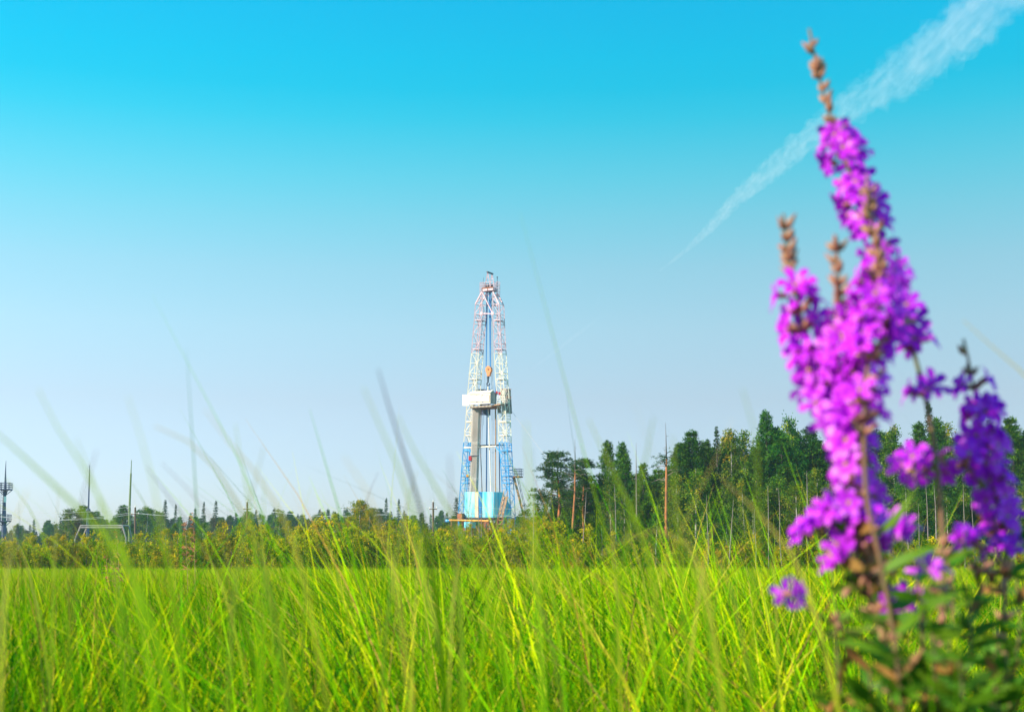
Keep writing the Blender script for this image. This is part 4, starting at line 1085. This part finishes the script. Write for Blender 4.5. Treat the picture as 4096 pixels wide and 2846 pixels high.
# --- distant forest
x = -160
while x < 2260:
    for row in range(3):
        px = x + rr_.uniform(-14, 14); Y = 360 + row * 22 + rr_.uniform(-6, 6)
        base_t = lerp_poly([(-200, 2095), (150, 2085), (240, 2060), (330, 2060), (480, 2045), (620, 2045), (900, 2050), (1050, 2030), (1400, 2025), (1700, 2040), (1850, 2060), (2300, 2060)], px)
        k = rr_.choice(["spruce", "stone_pine", "stone_pine", "birch", "spruce"])
        ty = base_t + rr_.uniform(-12, 45) + (10 if k == 'birch' else 0) + (12 - 6 * row)
        tree(k, px, ty, Y, {"spruce": "spruce in the hazy distant forest", "stone_pine": "stone pine in the hazy distant forest", "birch": "birch in the hazy distant forest"}[k], "trees of the distant forest", wf=rr_.uniform(1.1, 1.6))
    x += 30
for px, ty, wf, Y in ((655, 1998, 1.2, 330), (691, 2015, .9, 340), (800, 2005, .9, 340), (850, 2000, 1.1, 335), (1825, 1986, 1.35, 290), (1540, 1990, 1.0, 340), (1595, 1995, 1.0, 340), (770, 2030, 1.1, 340)):
    tree("spruce", px, ty, Y, "lone dark spruce spire beside the blue drill floor" if px == 1825 else "pointed spruce topping the distant forest", None if px == 1825 else "spruces topping the distant forest", wf=wf)
for px, ty, var in ((270, 2030, 0), (320, 2022, 1), (480, 2020, 0), (575, 2025, 2)):
    tree("birch" if px in (270, 575) else "stone_pine", px, ty, 260, {270: "rounded airy birch near the bulbed lightning rod", 320: "stone pine right behind the bulbed lightning rod", 480: "broad stone pine beside the plain lightning rod", 575: "birch on the canopy side of the plain lightning rod"}[px], wf=1.8, var=var)
# ------------------------------------------------------------------ purple loosestrife
K = 4096 / 2297.0                                      # sketch coordinates below are in 2297 px wide photo units
def sk(x, y, Y): return at(x * K, y * K, Y)
rng = np.random.default_rng(77)
def strip(m, pts, side, widths, mi=0):
    o = len(m.v)
    for p, s, w in zip(pts, side, widths):
        m.v.append(tuple(p - s * w / 2)); m.v.append(tuple(p + s * w / 2))
    for i in range(len(pts) - 1):
        m.f.append((o + 2 * i, o + 2 * i + 1, o + 2 * i + 3, o + 2 * i + 2)); m.m.append(mi)
FLOWERS = []
for v in range(4):
    m = MB(); r_ = random.Random(v)
    m.tube([(0, 0, 0), (0, 0, .0035), (0, 0, .0065)], [.0010, .0018, .0019], 6, 1)
    npet = 6 if v != 3 else 5
    for k in range(npet):
        a = 2 * math.pi * k / npet + r_.uniform(-.15, .15); lf = r_.uniform(.0095, .0125); op = r_.uniform(.15, .55)
        d = np.array([math.cos(a), math.sin(a), 0]); s = np.array([-math.sin(a), math.cos(a), 0])
        pts = [np.array([0, 0, .0062]) + d * .0012, np.array([0, 0, .0062]) + d * lf * .45 + np.array([0, 0, lf * op * .45]), np.array([0, 0, .0062]) + d * lf * .8 + np.array([0, 0, lf * op * .6]), np.array([0, 0, .0062]) + d * lf + np.array([0, 0, lf * (op * .6 - .08)])]
        tw = np.array([0, 0, r_.uniform(-.35, .35)])
        strip(m, pts, [s, s + tw, s - tw, s], [.0016, .0050, .0052, .0018])
    me = bpy.data.meshes.new("flower"); me.from_pydata(m.v, [], m.f); me.materials.append(M['petal']); me.materials.append(M['calyx']); me.polygons.foreach_set("material_index", m.m)
    ta = me.attributes.new("tint", 'FLOAT', 'POINT'); ta.data.foreach_set("value", [r_.random() for _ in m.v]); me.polygons.foreach_set("use_smooth", [True] * len(me.polygons)); me.update()
    FLOWERS.append(me)
BUDS = []
for v in range(2):
    m = MB(); m.tube([(0, 0, 0), (0, 0, .003), (0, 0, .006), (0, 0, .010 + .003 * v)], [.0012, .0026, .0024, .0005], 7, 0)
    me = bpy.data.meshes.new("bud"); me.from_pydata(m.v, [], m.f); me.materials.append(M['calyx']); me.polygons.foreach_set("use_smooth", [True] * len(me.polygons)); BUDS.append(me)
LEAVES = []
for v in range(4):
    m = MB(); L_ = [.055, .07, .045, .06][v]; pts, sd, wd = [], [], []
    for u in np.linspace(0, 1, 6):
        pts.append(np.array([0, -.35 * L_ * u * u * (v % 2 + .3), L_ * u])); sd.append(np.array([1, 0, 0.])); wd.append(.015 * (math.sin(math.pi * min(1, .12 + .86 * u)) ** .8) + .0006)
    strip(m, pts, sd, wd)
    # fold the leaf along its midrib
    me = bpy.data.meshes.new("leaf"); me.from_pydata(m.v, [], m.f); me.materials.append(M['leaf'])
    ta = me.attributes.new("tint", 'FLOAT', 'POINT'); t0 = [.2, .5, .72, .93][v]; ta.data.foreach_set("value", [t0] * len(m.v)); me.polygons.foreach_set("use_smooth", [True] * len(me.polygons)); me.update(); LEAVES.append(me)
def smooth_poly(P, n):
    """centripetal Catmull-Rom through the points, sampled evenly by length"""
    P = [np.asarray(p, float) for p in P]; Q = [2 * P[0] - P[1]] + P + [2 * P[-1] - P[-2]]; out = []
    for k in range(len(P) - 1):
        p0, p1, p2, p3 = Q[k:k + 4]
        t0 = 0.0; t1 = t0 + np.linalg.norm(p1 - p0) ** .5 + 1e-9; t2 = t1 + np.linalg.norm(p2 - p1) ** .5 + 1e-9; t3 = t2 + np.linalg.norm(p3 - p2) ** .5 + 1e-9
        for t in np.linspace(t1, t2, 13)[:-1]:
            A1 = (t1 - t) / (t1 - t0) * p0 + (t - t0) / (t1 - t0) * p1; A2 = (t2 - t) / (t2 - t1) * p1 + (t - t1) / (t2 - t1) * p2; A3 = (t3 - t) / (t3 - t2) * p2 + (t - t2) / (t3 - t2) * p3
            B1 = (t2 - t) / (t2 - t0) * A1 + (t - t0) / (t2 - t0) * A2; B2 = (t3 - t) / (t3 - t1) * A2 + (t - t1) / (t3 - t1) * A3
            out.append((t2 - t) / (t2 - t1) * B1 + (t - t1) / (t2 - t1) * B2)
    out.append(P[-1]); out = np.array(out)
    l = np.r_[0, np.cumsum(np.linalg.norm(np.diff(out, axis=0), axis=1))]
    u = np.linspace(0, l[-1], n)
    return list(np.stack([np.interp(u, l, out[:, c]) for c in range(out.shape[1])], 1))
def sketch_row(p):
    d = p - np.array([0, 0, CAMZ]); f_ = d[1] * cp + d[2] * sp; u_ = -d[1] * sp + d[2] * cp
    return (1423 - F * u_ / f_) / K
def put(me, name, parent, loc, direction, scale, spin, org):
    o = bpy.data.objects.new(name, me); COL.objects.link(o); o.parent = parent
    q = Vector(tuple(direction)).to_track_quat('Z', 'Y'); from mathutils import Quaternion
    o.rotation_mode = 'QUATERNION'; o.rotation_quaternion = q @ Quaternion((0, 0, 1), spin)
    o.location = tuple(np.asarray(loc) - org); o.scale = (scale,) * 3
    return o
def spike(plant, org, pts, Y, flowers, buds, rad=(.0012, .0032), dens=7, node=.0125, dY=0.0, tail=None, name="flower_spike"):
    """pts from tip downwards in sketch pixels; flowers = list of (y0, y1, per_node)"""
    n = len(pts)
    W = [sk(x, y, Y + dY * i / (n - 1)) for i, (x, y) in enumerate(pts)]
    if tail: W += [np.asarray(t) for t in tail]
    S = smooth_poly(W, 140)
    m = MB(); m.tube(S, list(np.linspace(rad[0], rad[1] * 1.4, 140)), 6)
    sp_ = m.build(name, M['stem'], plant, org, smooth=True)
    seglen = [0]
    for a, b in zip(S, S[1:]): seglen.append(seglen[-1] + np.linalg.norm(b - a))
    ylist = [sketch_row(p) for p in S]
    s = 0.0; i = 0; flip = 0
    while s < seglen[-1]:
        while i < 138 and seglen[i + 1] < s: i += 1
        u = (s - seglen[i]) / max(1e-9, seglen[i + 1] - seglen[i]); p = S[i] + (S[i + 1] - S[i]) * u; y = ylist[i]
        t = S[i] - S[i + 1]; t /= np.linalg.norm(t)
        x_ = np.cross(t, [0, 1, 0]); x_ /= np.linalg.norm(x_); z_ = np.cross(t, x_)
        for (y0, y1, per) in flowers:
            if y0 <= y <= y1:
                per_ = per * .98; k = int(per_) + (rng.random() < per_ - int(per_)); a0 = rng.uniform(0, 6.28)
                for q in range(k):
                    a = a0 + 6.283 * q / max(1, k) + rng.normal(0, .35); d = x_ * math.cos(a) + z_ * math.sin(a) + t * rng.uniform(.1, .7)
                    d /= np.linalg.norm(d)
                    put(FLOWERS[rng.integers(0, 4)], "flower", sp_, p + d * rng.uniform(.001, .009) + t * rng.uniform(-.004, .004), d, rng.uniform(1.0, 1.45), rng.uniform(0, 6.28), org)
                for q in range(2):
                    a = rng.uniform(0, 6.28); d = x_ * math.cos(a) + z_ * math.sin(a) + t * .8
                    put(BUDS[rng.integers(0, 2)], "bud", sp_, p + d * .001, d, rng.uniform(.9, 1.3), 0, org)
        fine = False
        for (y0, y1, per) in buds:
            if y0 <= y <= y1:
                fine = y < 760; a0 = rng.uniform(0, 6.28)
                for q in range(max(2, per - int(rng.integers(0, 3)))):
                    a = a0 + 6.283 * q / per + rng.normal(0, .2); d = x_ * math.cos(a) + z_ * math.sin(a) + t * 1.1
                    put(BUDS[rng.integers(0, 2)], "bud", sp_, p + d * .0008, d, rng.uniform(.6, 1.15), 0, org)
        s += node * rng.uniform(.6, 1.45) * (.62 if fine else 1)
    return sp_, S
def leafy(parent, S, y_from, org, count, scale=1.0, tint_pick=(0, 1, 0, 1, 0, 1, 2, 3)):
    for q in range(count):
        k = int(rng.integers(0, len(S))); p = S[k]
        a = rng.uniform(0, 6.28); d = np.array([math.cos(a), math.sin(a) * .8, rng.uniform(.1, .8)])
        put(LEAVES[tint_pick[rng.integers(0, len(tint_pick))]], "leaf", parent, p, d, scale * rng.uniform(.35, .6), rng.uniform(0, 6.28), org)
def base_under(x, Y): p = sk(x, 1500, Y); p[2] = 0; return p
o1 = base_under(2010, 1.14)
pl1 = thing("purple_loosestrife", "tall purple loosestrife with crowded magenta flower spikes, blurred in the foreground", "flower", o1)
# tall spike, left spike, centre spike and the budding one in front
spA, SA = spike(pl1, o1, [(1815, 65), (1835, 160), (1855, 240), (1878, 305), (1905, 385), (1935, 455), (1965, 540), (1995, 620), (2025, 700), (2050, 790), (2078, 900), (2098, 1020), (2112, 1160), (2118, 1300), (2105, 1450), (2085, 1600)], 1.15, [(300, 380, 2.6), (380, 690, 3.4), (690, 745, 2.2), (770, 800, 4), (880, 905, 4)], [(75, 300, 4), (300, 340, 2), (1180, 1560, 2)], tail=[o1 + np.array([.02, .02, .45]), o1 + np.array([.01, .01, 0])])
spB, SB = spike(pl1, o1, [(1757, 480), (1765, 545), (1777, 610), (1793, 690), (1808, 770), (1830, 860), (1862, 960), (1890, 1060), (1915, 1200), (1950, 1340), (1985, 1480), (2005, 1600)], 1.08, [(630, 700, 3), (700, 900, 4.2), (900, 960, 2)], [(485, 640, 4), (1000, 1560, 2)], tail=[o1 + np.array([-.01, 0, .45]), o1 + np.array([-.01, 0, 0])])
spC, SC = spike(pl1, o1, [(1875, 528), (1880, 600), (1886, 690), (1896, 770), (1905, 850), (1912, 940), (1920, 1030), (1925, 1120), (1935, 1220), (1965, 1350), (2000, 1480), (2025, 1600)], 1.06, [(715, 780, 3.0), (780, 1000, 5.2), (1000, 1110, 3.6), (1110, 1260, 1.6)], [(530, 740, 4), (1000, 1560, 2)], tail=[o1 + np.array([.0, -.02, .45]), o1 + np.array([0, -.01, 0])])
spF, SF = spike(pl1, o1, [(1943, 392), (1950, 450), (1960, 530), (1972, 600), (1965, 690), (1950, 790), (1940, 900), (1938, 1000), (1945, 1120), (1975, 1260), (2010, 1450), (2030, 1600)], 1.03, [(620, 760, 2.6), (760, 900, 2.4), (900, 1000, 1.2)], [(395, 640, 4), (640, 1000, 2)], tail=[o1 + np.array([.01, -.02, .45]), o1 + np.array([.01, -.02, 0])])
def cluster(plant, org, x, y, Y, frm, nfl, nm="side_shoot"):
    W = [sk(x, y, Y), sk((x + frm[0]) / 2, (y + frm[1]) / 2 + 12, Y), sk(*frm, Y + .01)]
    m = MB(); m.tube(smooth_poly(W, 8), list(np.linspace(.0009, .0016, 8)), 5); s_ = m.build(nm, M['stem'], plant, org)
    for q in range(nfl):
        d = np.array([rng.normal(-.1, .7), rng.normal(-.5, .5), rng.normal(.5, .4)]); d /= np.linalg.norm(d)
        put(FLOWERS[rng.integers(0, 4)], "flower", s_, W[0] + rng.normal(0, .003, 3), d, rng.uniform(.95, 1.3), rng.uniform(0, 6.28), org)
    for q in range(3):
        d = np.array([rng.normal(0, .7), rng.normal(0, .5), rng.normal(.3, .5)]); put(BUDS[q % 2], "bud", s_, W[1] + rng.normal(0, .003, 3), d, 1.2, 0, org)
    for q in range(2):
        d = np.array([rng.normal(0, 1), rng.normal(-.3, .5), rng.normal(-.1, .4)]); put(LEAVES[rng.integers(0, 4)], "leaf", s_, W[1], d, rng.uniform(.3, .55), rng.uniform(0, 6.28), org)
for x, y, f_, nfl in ((1832, 1195, (1930, 1290), 5), (1858, 1150, (1925, 1230), 4), (1888, 1270, (1950, 1340), 4), (1925, 1175, (1950, 1280), 3), (2032, 1205, (1990, 1320), 4), (1770, 1330, (1960, 1440), 2), (2010, 1355, (1990, 1450), 4), (2085, 1275, (2110, 1350), 2), (1955, 1240, (1980, 1330), 2)):
    cluster(pl1, o1, x, y, 1.06, f_, nfl)
for sp_, S_ in ((spA, SA), (spC, SC), (spB, SB), (spF, SF)): leafy(sp_, [p for p in S_ if 1190 < sketch_row(p) < 1600], 0, o1, 14)
o2 = base_under(2215, 1.2)
pl2 = thing("purple_loosestrife", "smaller purple loosestrife with one drooping spike and a side branch, beside the taller one", "flower", o2)
spD, SD = spike(pl2, o2, [(2161, 760), (2175, 820), (2188, 890), (2205, 960), (2218, 1040), (2232, 1110), (2250, 1180), (2258, 1280), (2245, 1430), (2225, 1600)], 1.18, [(845, 920, 3.2), (920, 1120, 4.2), (1120, 1190, 3)], [(762, 860, 4), (1180, 1560, 2)], tail=[o2 + np.array([.01, 0, .45]), o2])
spE, SE = spike(pl2, o2, [(2050, 1047), (2085, 1044), (2120, 1040), (2160, 1045), (2195, 1075), (2225, 1110)], 1.17, [(0, 1046, 2.4), (1046, 1060, 3)], [], rad=(.001, .0018), node=.013, name="side_branch")
for x, y, f_, nfl in ((2160, 1215, (2230, 1300), 4), (2195, 1230, (2240, 1310), 3), (2272, 1240, (2250, 1310), 3)): cluster(pl2, o2, x, y, 1.16, f_, nfl)
leafy(spD, [p for p in SD if 1190 < sketch_row(p) < 1600], 0, o2, 18)
# leafy lower shoots that fill the corner below the flowers
for i, (x, y, Y) in enumerate(((1870, 1390, 1.10), (2060, 1300, 1.02), (2130, 1255, 1.22), (2090, 1420, 1.0), (2170, 1340, 1.12), (2250, 1400, 1.05), (2010, 1470, 1.0), (2150, 1480, .98), (2230, 1520, 1.02), (2280, 1300, 1.2), (1950, 1500, 1.05))):
    pl, oo = (pl1, o1) if i % 2 == 0 or x < 2050 else (pl2, o2)
    bx_ = sk(x + (20 if x < 2100 else -20), 1640, Y); W = [sk(x, y, Y), sk(x + 8, y + 90, Y), bx_, np.array([(bx_[0] + oo[0]) / 2, (bx_[1] + oo[1]) / 2, .4]), oo + np.array([.01 * math.cos(i), .01 * math.sin(i), 0])]
    S_ = smooth_poly(W, 140); m = MB(); m.tube(S_, list(np.linspace(.001, .0034, 140)), 5); s_ = m.build("leafy_shoot", M['stem'], pl, oo)
    for q in range(34):
        k = int(rng.integers(0, sum(1 for p in S_ if sketch_row(p) < 1640))); a = rng.uniform(0, 6.28); d = np.array([math.cos(a), math.sin(a), rng.uniform(.0, .7)])
        put(LEAVES[(0, 1, 0, 1, 2, 0, 1, 0, 3)[rng.integers(0, 9)]], "leaf", s_, S_[k], d, rng.uniform(.25, .52), rng.uniform(0, 6.28), oo)

# ------------------------------------------------------------------ tall single blades in front of everything
def tall_blade(pts, Y, width, mat, label, lean=0.0, facing=None):
    W = [sk(x, y, Y) for x, y in pts]
    d = W[-1] - W[-2]; d /= np.linalg.norm(d)
    last = W[-1]; foot = np.array([last[0] + d[0] * .18, last[1] + .05 + lean, 0.0])
    W2 = W + [last * .65 + foot * .35 + np.array([d[0] * .05, 0, 0]), last * .3 + foot * .7 + np.array([d[0] * .04, 0, 0]), foot]
    S_ = smooth_poly(W2, 44)
    m = MB(); o0 = foot; f0 = facing if facing is not None else rng.normal(0, .5)
    vs_, tint = [], []
    L_ = len(S_)
    for i, p in enumerate(S_):
        u = i / (L_ - 1); t = S_[min(i + 1, L_ - 1)] - S_[max(i - 1, 0)]
        s = np.cross(t, [math.sin(f0), math.cos(f0), 0]); s /= np.linalg.norm(s); w = .52 * width * min(1, .14 + 4.5 * u) * (1 - .15 * u)
        nrm = np.cross(s, t); nrm /= np.linalg.norm(nrm)
        vs_ += [p - s * w / 2, p + nrm * w * .18, p + s * w / 2]; tint += [1 - u * 3.0] * 3
    fs = []
    for i in range(L_ - 1): fs += [(3 * i, 3 * i + 1, 3 * i + 4, 3 * i + 3), (3 * i + 1, 3 * i + 2, 3 * i + 5, 3 * i + 4)]
    m.add(vs_, fs); o = m.build("grass_blade", mat, None, o0, smooth=True)
    ta = o.data.attributes.new("tint", 'FLOAT', 'POINT'); ta.data.foreach_set("value", np.clip(np.array(tint), 0, 1).astype(np.float32))
    return tag(o, label, "grass", "tall single grass blades in front of the lens")
G_, D_, P_ = M['blade_green'], M['blade_dry'], M['blade_dark']
LB = {id(G_): "tall blurred green grass blade rising above the meadow", id(D_): "tall blurred straw coloured grass blade rising above the meadow", id(P_): "tall blurred grass blade with a purplish brown tip"}
SPEC = [
    ([(848, 826), (875, 920), (905, 1015), (935, 1110), (962, 1230), (985, 1400)], .95, .0075, P_),
    ([(815, 868), (850, 950), (890, 1040), (930, 1160), (950, 1300)], .80, .0055, G_),
    ([(892, 932), (940, 1030), (1000, 1130), (1060, 1260), (1110, 1400)], .9, .006, G_),
    ([(85, 872), (135, 970), (185, 1045), (235, 1140), (290, 1270)], .75, .0065, G_),
    ([(-30, 950), (60, 1030), (150, 1115), (225, 1190), (300, 1290)], .72, .0085, G_),
    ([(347, 955), (420, 988), (480, 1045), (530, 1125), (590, 1260)], .9, .0065, D_),
    ([(460, 918), (500, 975), (550, 1030), (600, 1100), (660, 1220)], .85, .005, D_),
    ([(528, 950), (540, 1030), (556, 1110), (570, 1230), (575, 1350)], 1.05, .006, G_),
    ([(592, 1000), (575, 1070), (555, 1140), (535, 1260), (520, 1400)], .95, .005, D_),
    ([(287, 888), (310, 960), (338, 1060), (360, 1170), (385, 1300)], .72, .0055, G_),
    ([(328, 1045), (372, 1105), (420, 1170), (480, 1260), (540, 1380)], 1.15, .006, P_),
    ([(362, 1038), (415, 1090), (465, 1150), (520, 1230), (575, 1330)], 1.1, .008, P_),
    ([(217, 1010), (195, 1080), (178, 1150), (165, 1280)], .85, .005, P_),
    ([(62, 1098), (35, 1150), (20, 1220), (12, 1320)], .8, .006, D_),
    ([(170, 980), (205, 1070), (240, 1180), (262, 1320)], .8, .005, G_),
    ([(770, 1020), (800, 1060), (832, 1120), (870, 1230), (895, 1350)], .75, .005, D_),
    ([(1008, 1020), (1010, 1080), (1016, 1160), (1025, 1300)], .8, .005, P_),
    ([(1180, 945), (1185, 1040), (1192, 1140), (1205, 1300)], .72, .007, G_),
    ([(1320, 940), (1362, 1030), (1400, 1110), (1440, 1200), (1470, 1330)], .9, .0065, G_),
    ([(1466, 935), (1450, 1020), (1425, 1120), (1400, 1250), (1385, 1380)], .85, .006, G_),
    ([(1643, 938), (1610, 1020), (1570, 1100), (1530, 1190), (1480, 1300)], .9, .0065, D_),
    ([(1422, 900), (1450, 980), (1490, 1070), (1540, 1200), (1580, 1340)], .75, .0045, D_),
    ([(1665, 870), (1690, 950), (1700, 1060), (1698, 1180), (1690, 1350)], .75, .005, G_),
    ([(1620, 1075), (1680, 1130), (1740, 1195), (1800, 1290)], .95, .0065, D_),
    ([(1510, 980), (1512, 1060), (1518, 1160), (1530, 1280)], .85, .006, G_),
    ([(2160, 718), (2215, 768), (2270, 815), (2330, 870), (2390, 980), (2420, 1150)], 1.0, .006, D_),
    ([(1335, 1250), (1420, 1200), (1500, 1190), (1560, 1240), (1590, 1350)], .95, .005, D_),
    ([(515, 1140), (512, 1240), (515, 1340), (520, 1450)], 1.2, .005, P_),
    ([(1690, 1555), (1760, 1548), (1840, 1550), (1905, 1562), (1960, 1600)], 1.0, .005, G_),
    ([(1840, 1430), (1885, 1415), (1930, 1408), (1975, 1412), (2010, 1450)], 1.0, .005, D_),
    ([(2042, 980), (2050, 1060), (2065, 1180), (2078, 1330)], .9, .006, G_),
    ([(2172, 1100), (2165, 1180), (2158, 1260), (2150, 1380)], .95, .006, G_),
]
WHERE = ["purple tipped grass blade rising highest beside the drilling rig", "thin green blade parallel to the tall purple tipped blade", "green blade bending between the purple tipped blade and the rig", "bluish green slanting blade above the floodlight tower side", "broad pale green blade slanting down over the floodlight tower",
    "long arching straw coloured blade curling over the thicket", "thin straw blade crossing above the arching straw blade", "upright green blade next to the arching straw blade", "straw blade leaning the opposite way to the upright green one", "thin green blade standing between the two lightning rods", "dark tipped blade slanting beside the plain lightning rod",
    "thick dark blue tipped blade slanting over the distant spruces", "brownish blade crossing the bulbed lightning rod", "pinkish curved blade beside the floodlight tower", "faint green blade between floodlight tower and bulbed lightning rod", "pale straw blade near the middle birches", "short purplish blade standing by the utility pole and the rig", "pale green upright blade between rig and wood",
    "bright green blade slanting across the twin stone pines", "green blade leaning across the tall bare snag", "straw blade leaning across the broad shouldered stone pine", "thin straw blade crossing the orange trunked pine", "slender upright blade before the ball topped stone pine", "straw blade slanting across the white trunked birch", "upright green blade before the stone pine beside the orange trunk",
    "yellow blade slanting beside the small loosestrife tip", "arched straw blade bowing over the sedge before the wood", "brown upright stalk in the green foreground sedge", "bent green blade lying sideways below the loosestrife flowers", "yellow bent blade under the lowest loosestrife leaves", "green blade behind the tall loosestrife stem", "green blade between the two loosestrife plants"]
for (pts, Y, w, mt), lb_ in zip(SPEC, WHERE): tall_blade(pts, Y, w, mt, lb_)
for x, y, Y in ((238, 1385, 14), (262, 1330, 13), (432, 1290, 16), (415, 1310, 15), (255, 1400, 12)):     # dry plumes of reed grass
    b = sk(x + 4, y, Y); b[2] = 0; tp = sk(x, y - 140, Y); m = MB(); S_ = smooth_poly([b, (b + tp) / 2 + np.array([.03, 0, 0]), tp], 12); m.tube(S_, list(np.linspace(.004, .0015, 12)), 5)
    t_ = thing("reed_grass", "dry brown plumed reed grass standing before the thicket", "grass", b, "dry plumed reed grass stems"); m.build("stalk", M['tan'], t_, b)
    m = MB()
    for q in range(46):
        u = rng.uniform(.62, 1.0); p = S_[min(11, int(u * 11))] + (tp - b) * (u * 11 - int(u * 11)) / 11; a = rng.uniform(0, 6.28); l_ = rng.uniform(.05, .13) * (1.3 - u)
        d = np.array([math.cos(a) - .4, math.sin(a), rng.uniform(-.2, .8)]); m.tube([p, p + d * l_ * .6, p + d * l_ + np.array([0, 0, -.3 * l_])], [.0025, .006, .001], 4)
    m.build("plume", M['rust'], t_, b)
for q in range(60):                                    # the rest, leaning mostly one way with the wind
    Y = rng.uniform(1.0, 2.6); x = rng.uniform(-80, 2120) if rng.random() < .85 else rng.uniform(0, 1000)
    ty = rng.uniform(1040, 1230) if x < 1300 else rng.uniform(1110, 1260)
    dx = abs(rng.normal(60, 40)) * (1 if rng.random() < .75 else -.6); c = rng.uniform(.2, 1.0)
    pts = [(x, ty), (x + dx * (.3 + .3 * c), ty + 70), (x + dx * (.75 + .2 * c), ty + 170), (x + dx * 1.25, ty + 320)]
    mt = (G_, G_, G_, G_, D_, D_, D_, P_)[rng.integers(0, 8)]
    tall_blade(pts, Y, rng.uniform(.0040, .0065), mt, LB[id(mt)])

# ------------------------------------------------------------------ vapour trail
def hi(px, py, z=9000.0): d = ray(px, py); return np.array([0, 0, CAMZ]) + d * ((z - CAMZ) / d[2])
def trail(ctrl, name, label, dens):
    m = MB(); pts = []; rad = []
    for x, y, hw in ctrl:
        p = hi(x, y); pts.append(p); rad.append(1.04 * hw / F * np.linalg.norm(p))
    S_ = smooth_poly([np.append(p, r) for p, r in zip(pts, rad)], 150)
    m.tube([s[:3] for s in S_], [max(8, s[3]) for s in S_], 16)
    jr = np.random.default_rng(3)
    for i, s_ in enumerate(S_):                        # ragged, feathered outline
        for k in range(16):
            v = np.array(m.v[i * 16 + k]); m.v[i * 16 + k] = tuple(s_[:3] + (v - s_[:3]) * jr.uniform(.62, 1.28))
    mt, t, out = new_mat(name + "_ice")
    pv = t.nodes.new("ShaderNodeVolumePrincipled"); pv.inputs["Color"].default_value = (.97, .98, 1, 1); pv.inputs["Anisotropy"].default_value = 0.0
    tc = t.nodes.new("ShaderNodeTexCoord"); mp = t.nodes.new("ShaderNodeMapping"); mp.inputs["Scale"].default_value = (1 / 700., 1 / 4200., 1 / 450.)
    mp.inputs["Rotation"].default_value = (0, 0, .6)
    nz = t.nodes.new("ShaderNodeTexNoise"); nz.inputs["Scale"].default_value = 3.6; nz.inputs["Detail"].default_value = 5; nz.inputs["Roughness"].default_value = .62
    mr = t.nodes.new("ShaderNodeMapRange"); mr.inputs[1].default_value = .40; mr.inputs[2].default_value = .66; mr.inputs[3].default_value = dens * .12; mr.inputs[4].default_value = dens
    t.links.new(tc.outputs["Object"], mp.inputs[0]); t.links.new(mp.outputs[0], nz.inputs["Vector"]); t.links.new(nz.outputs["Fac"], mr.inputs[0]); t.links.new(mr.outputs[0], pv.inputs["Density"])
    t.links.new(pv.outputs[0], out.inputs["Volume"])
    o = m.build(name, mt, None, S_[75][:3]); tag(o, label, kind="stuff")
    return o
trail([(2640, 1082, 4), (2720, 1020, 9), (2810, 940, 17), (2951, 793, 30), (3091, 674, 42), (3232, 554, 52), (3372, 449, 62), (3547, 337, 80), (3723, 217, 95), (3863, 105, 102), (3968, 0, 110), (4300, -300, 130)], "vapour_trail", "white wispy vapour trail crossing the blue sky", .00034)
trail([(2130, 1470, 4), (2200, 1420, 7), (2300, 1345, 9), (2410, 1262, 5)], "vapour_trail", "faint short remnant of vapour trail near the mast", .00007)

# ------------------------------------------------------------------ air
m = MB(); m.box((0, 350, 26.5), (1820, 1120, 55))
hz, t, out = new_mat("hazy_air")
pv = t.nodes.new("ShaderNodeVolumePrincipled"); pv.inputs["Color"].default_value = (.62, .86, 1.0, 1); pv.inputs["Density"].default_value = .00025; pv.inputs["Anisotropy"].default_value = 0.2
t.links.new(pv.outputs[0], out.inputs["Volume"])
haze = m.build("haze", hz); tag(haze, "thin pale haze over the meadow and forest", kind="stuff")
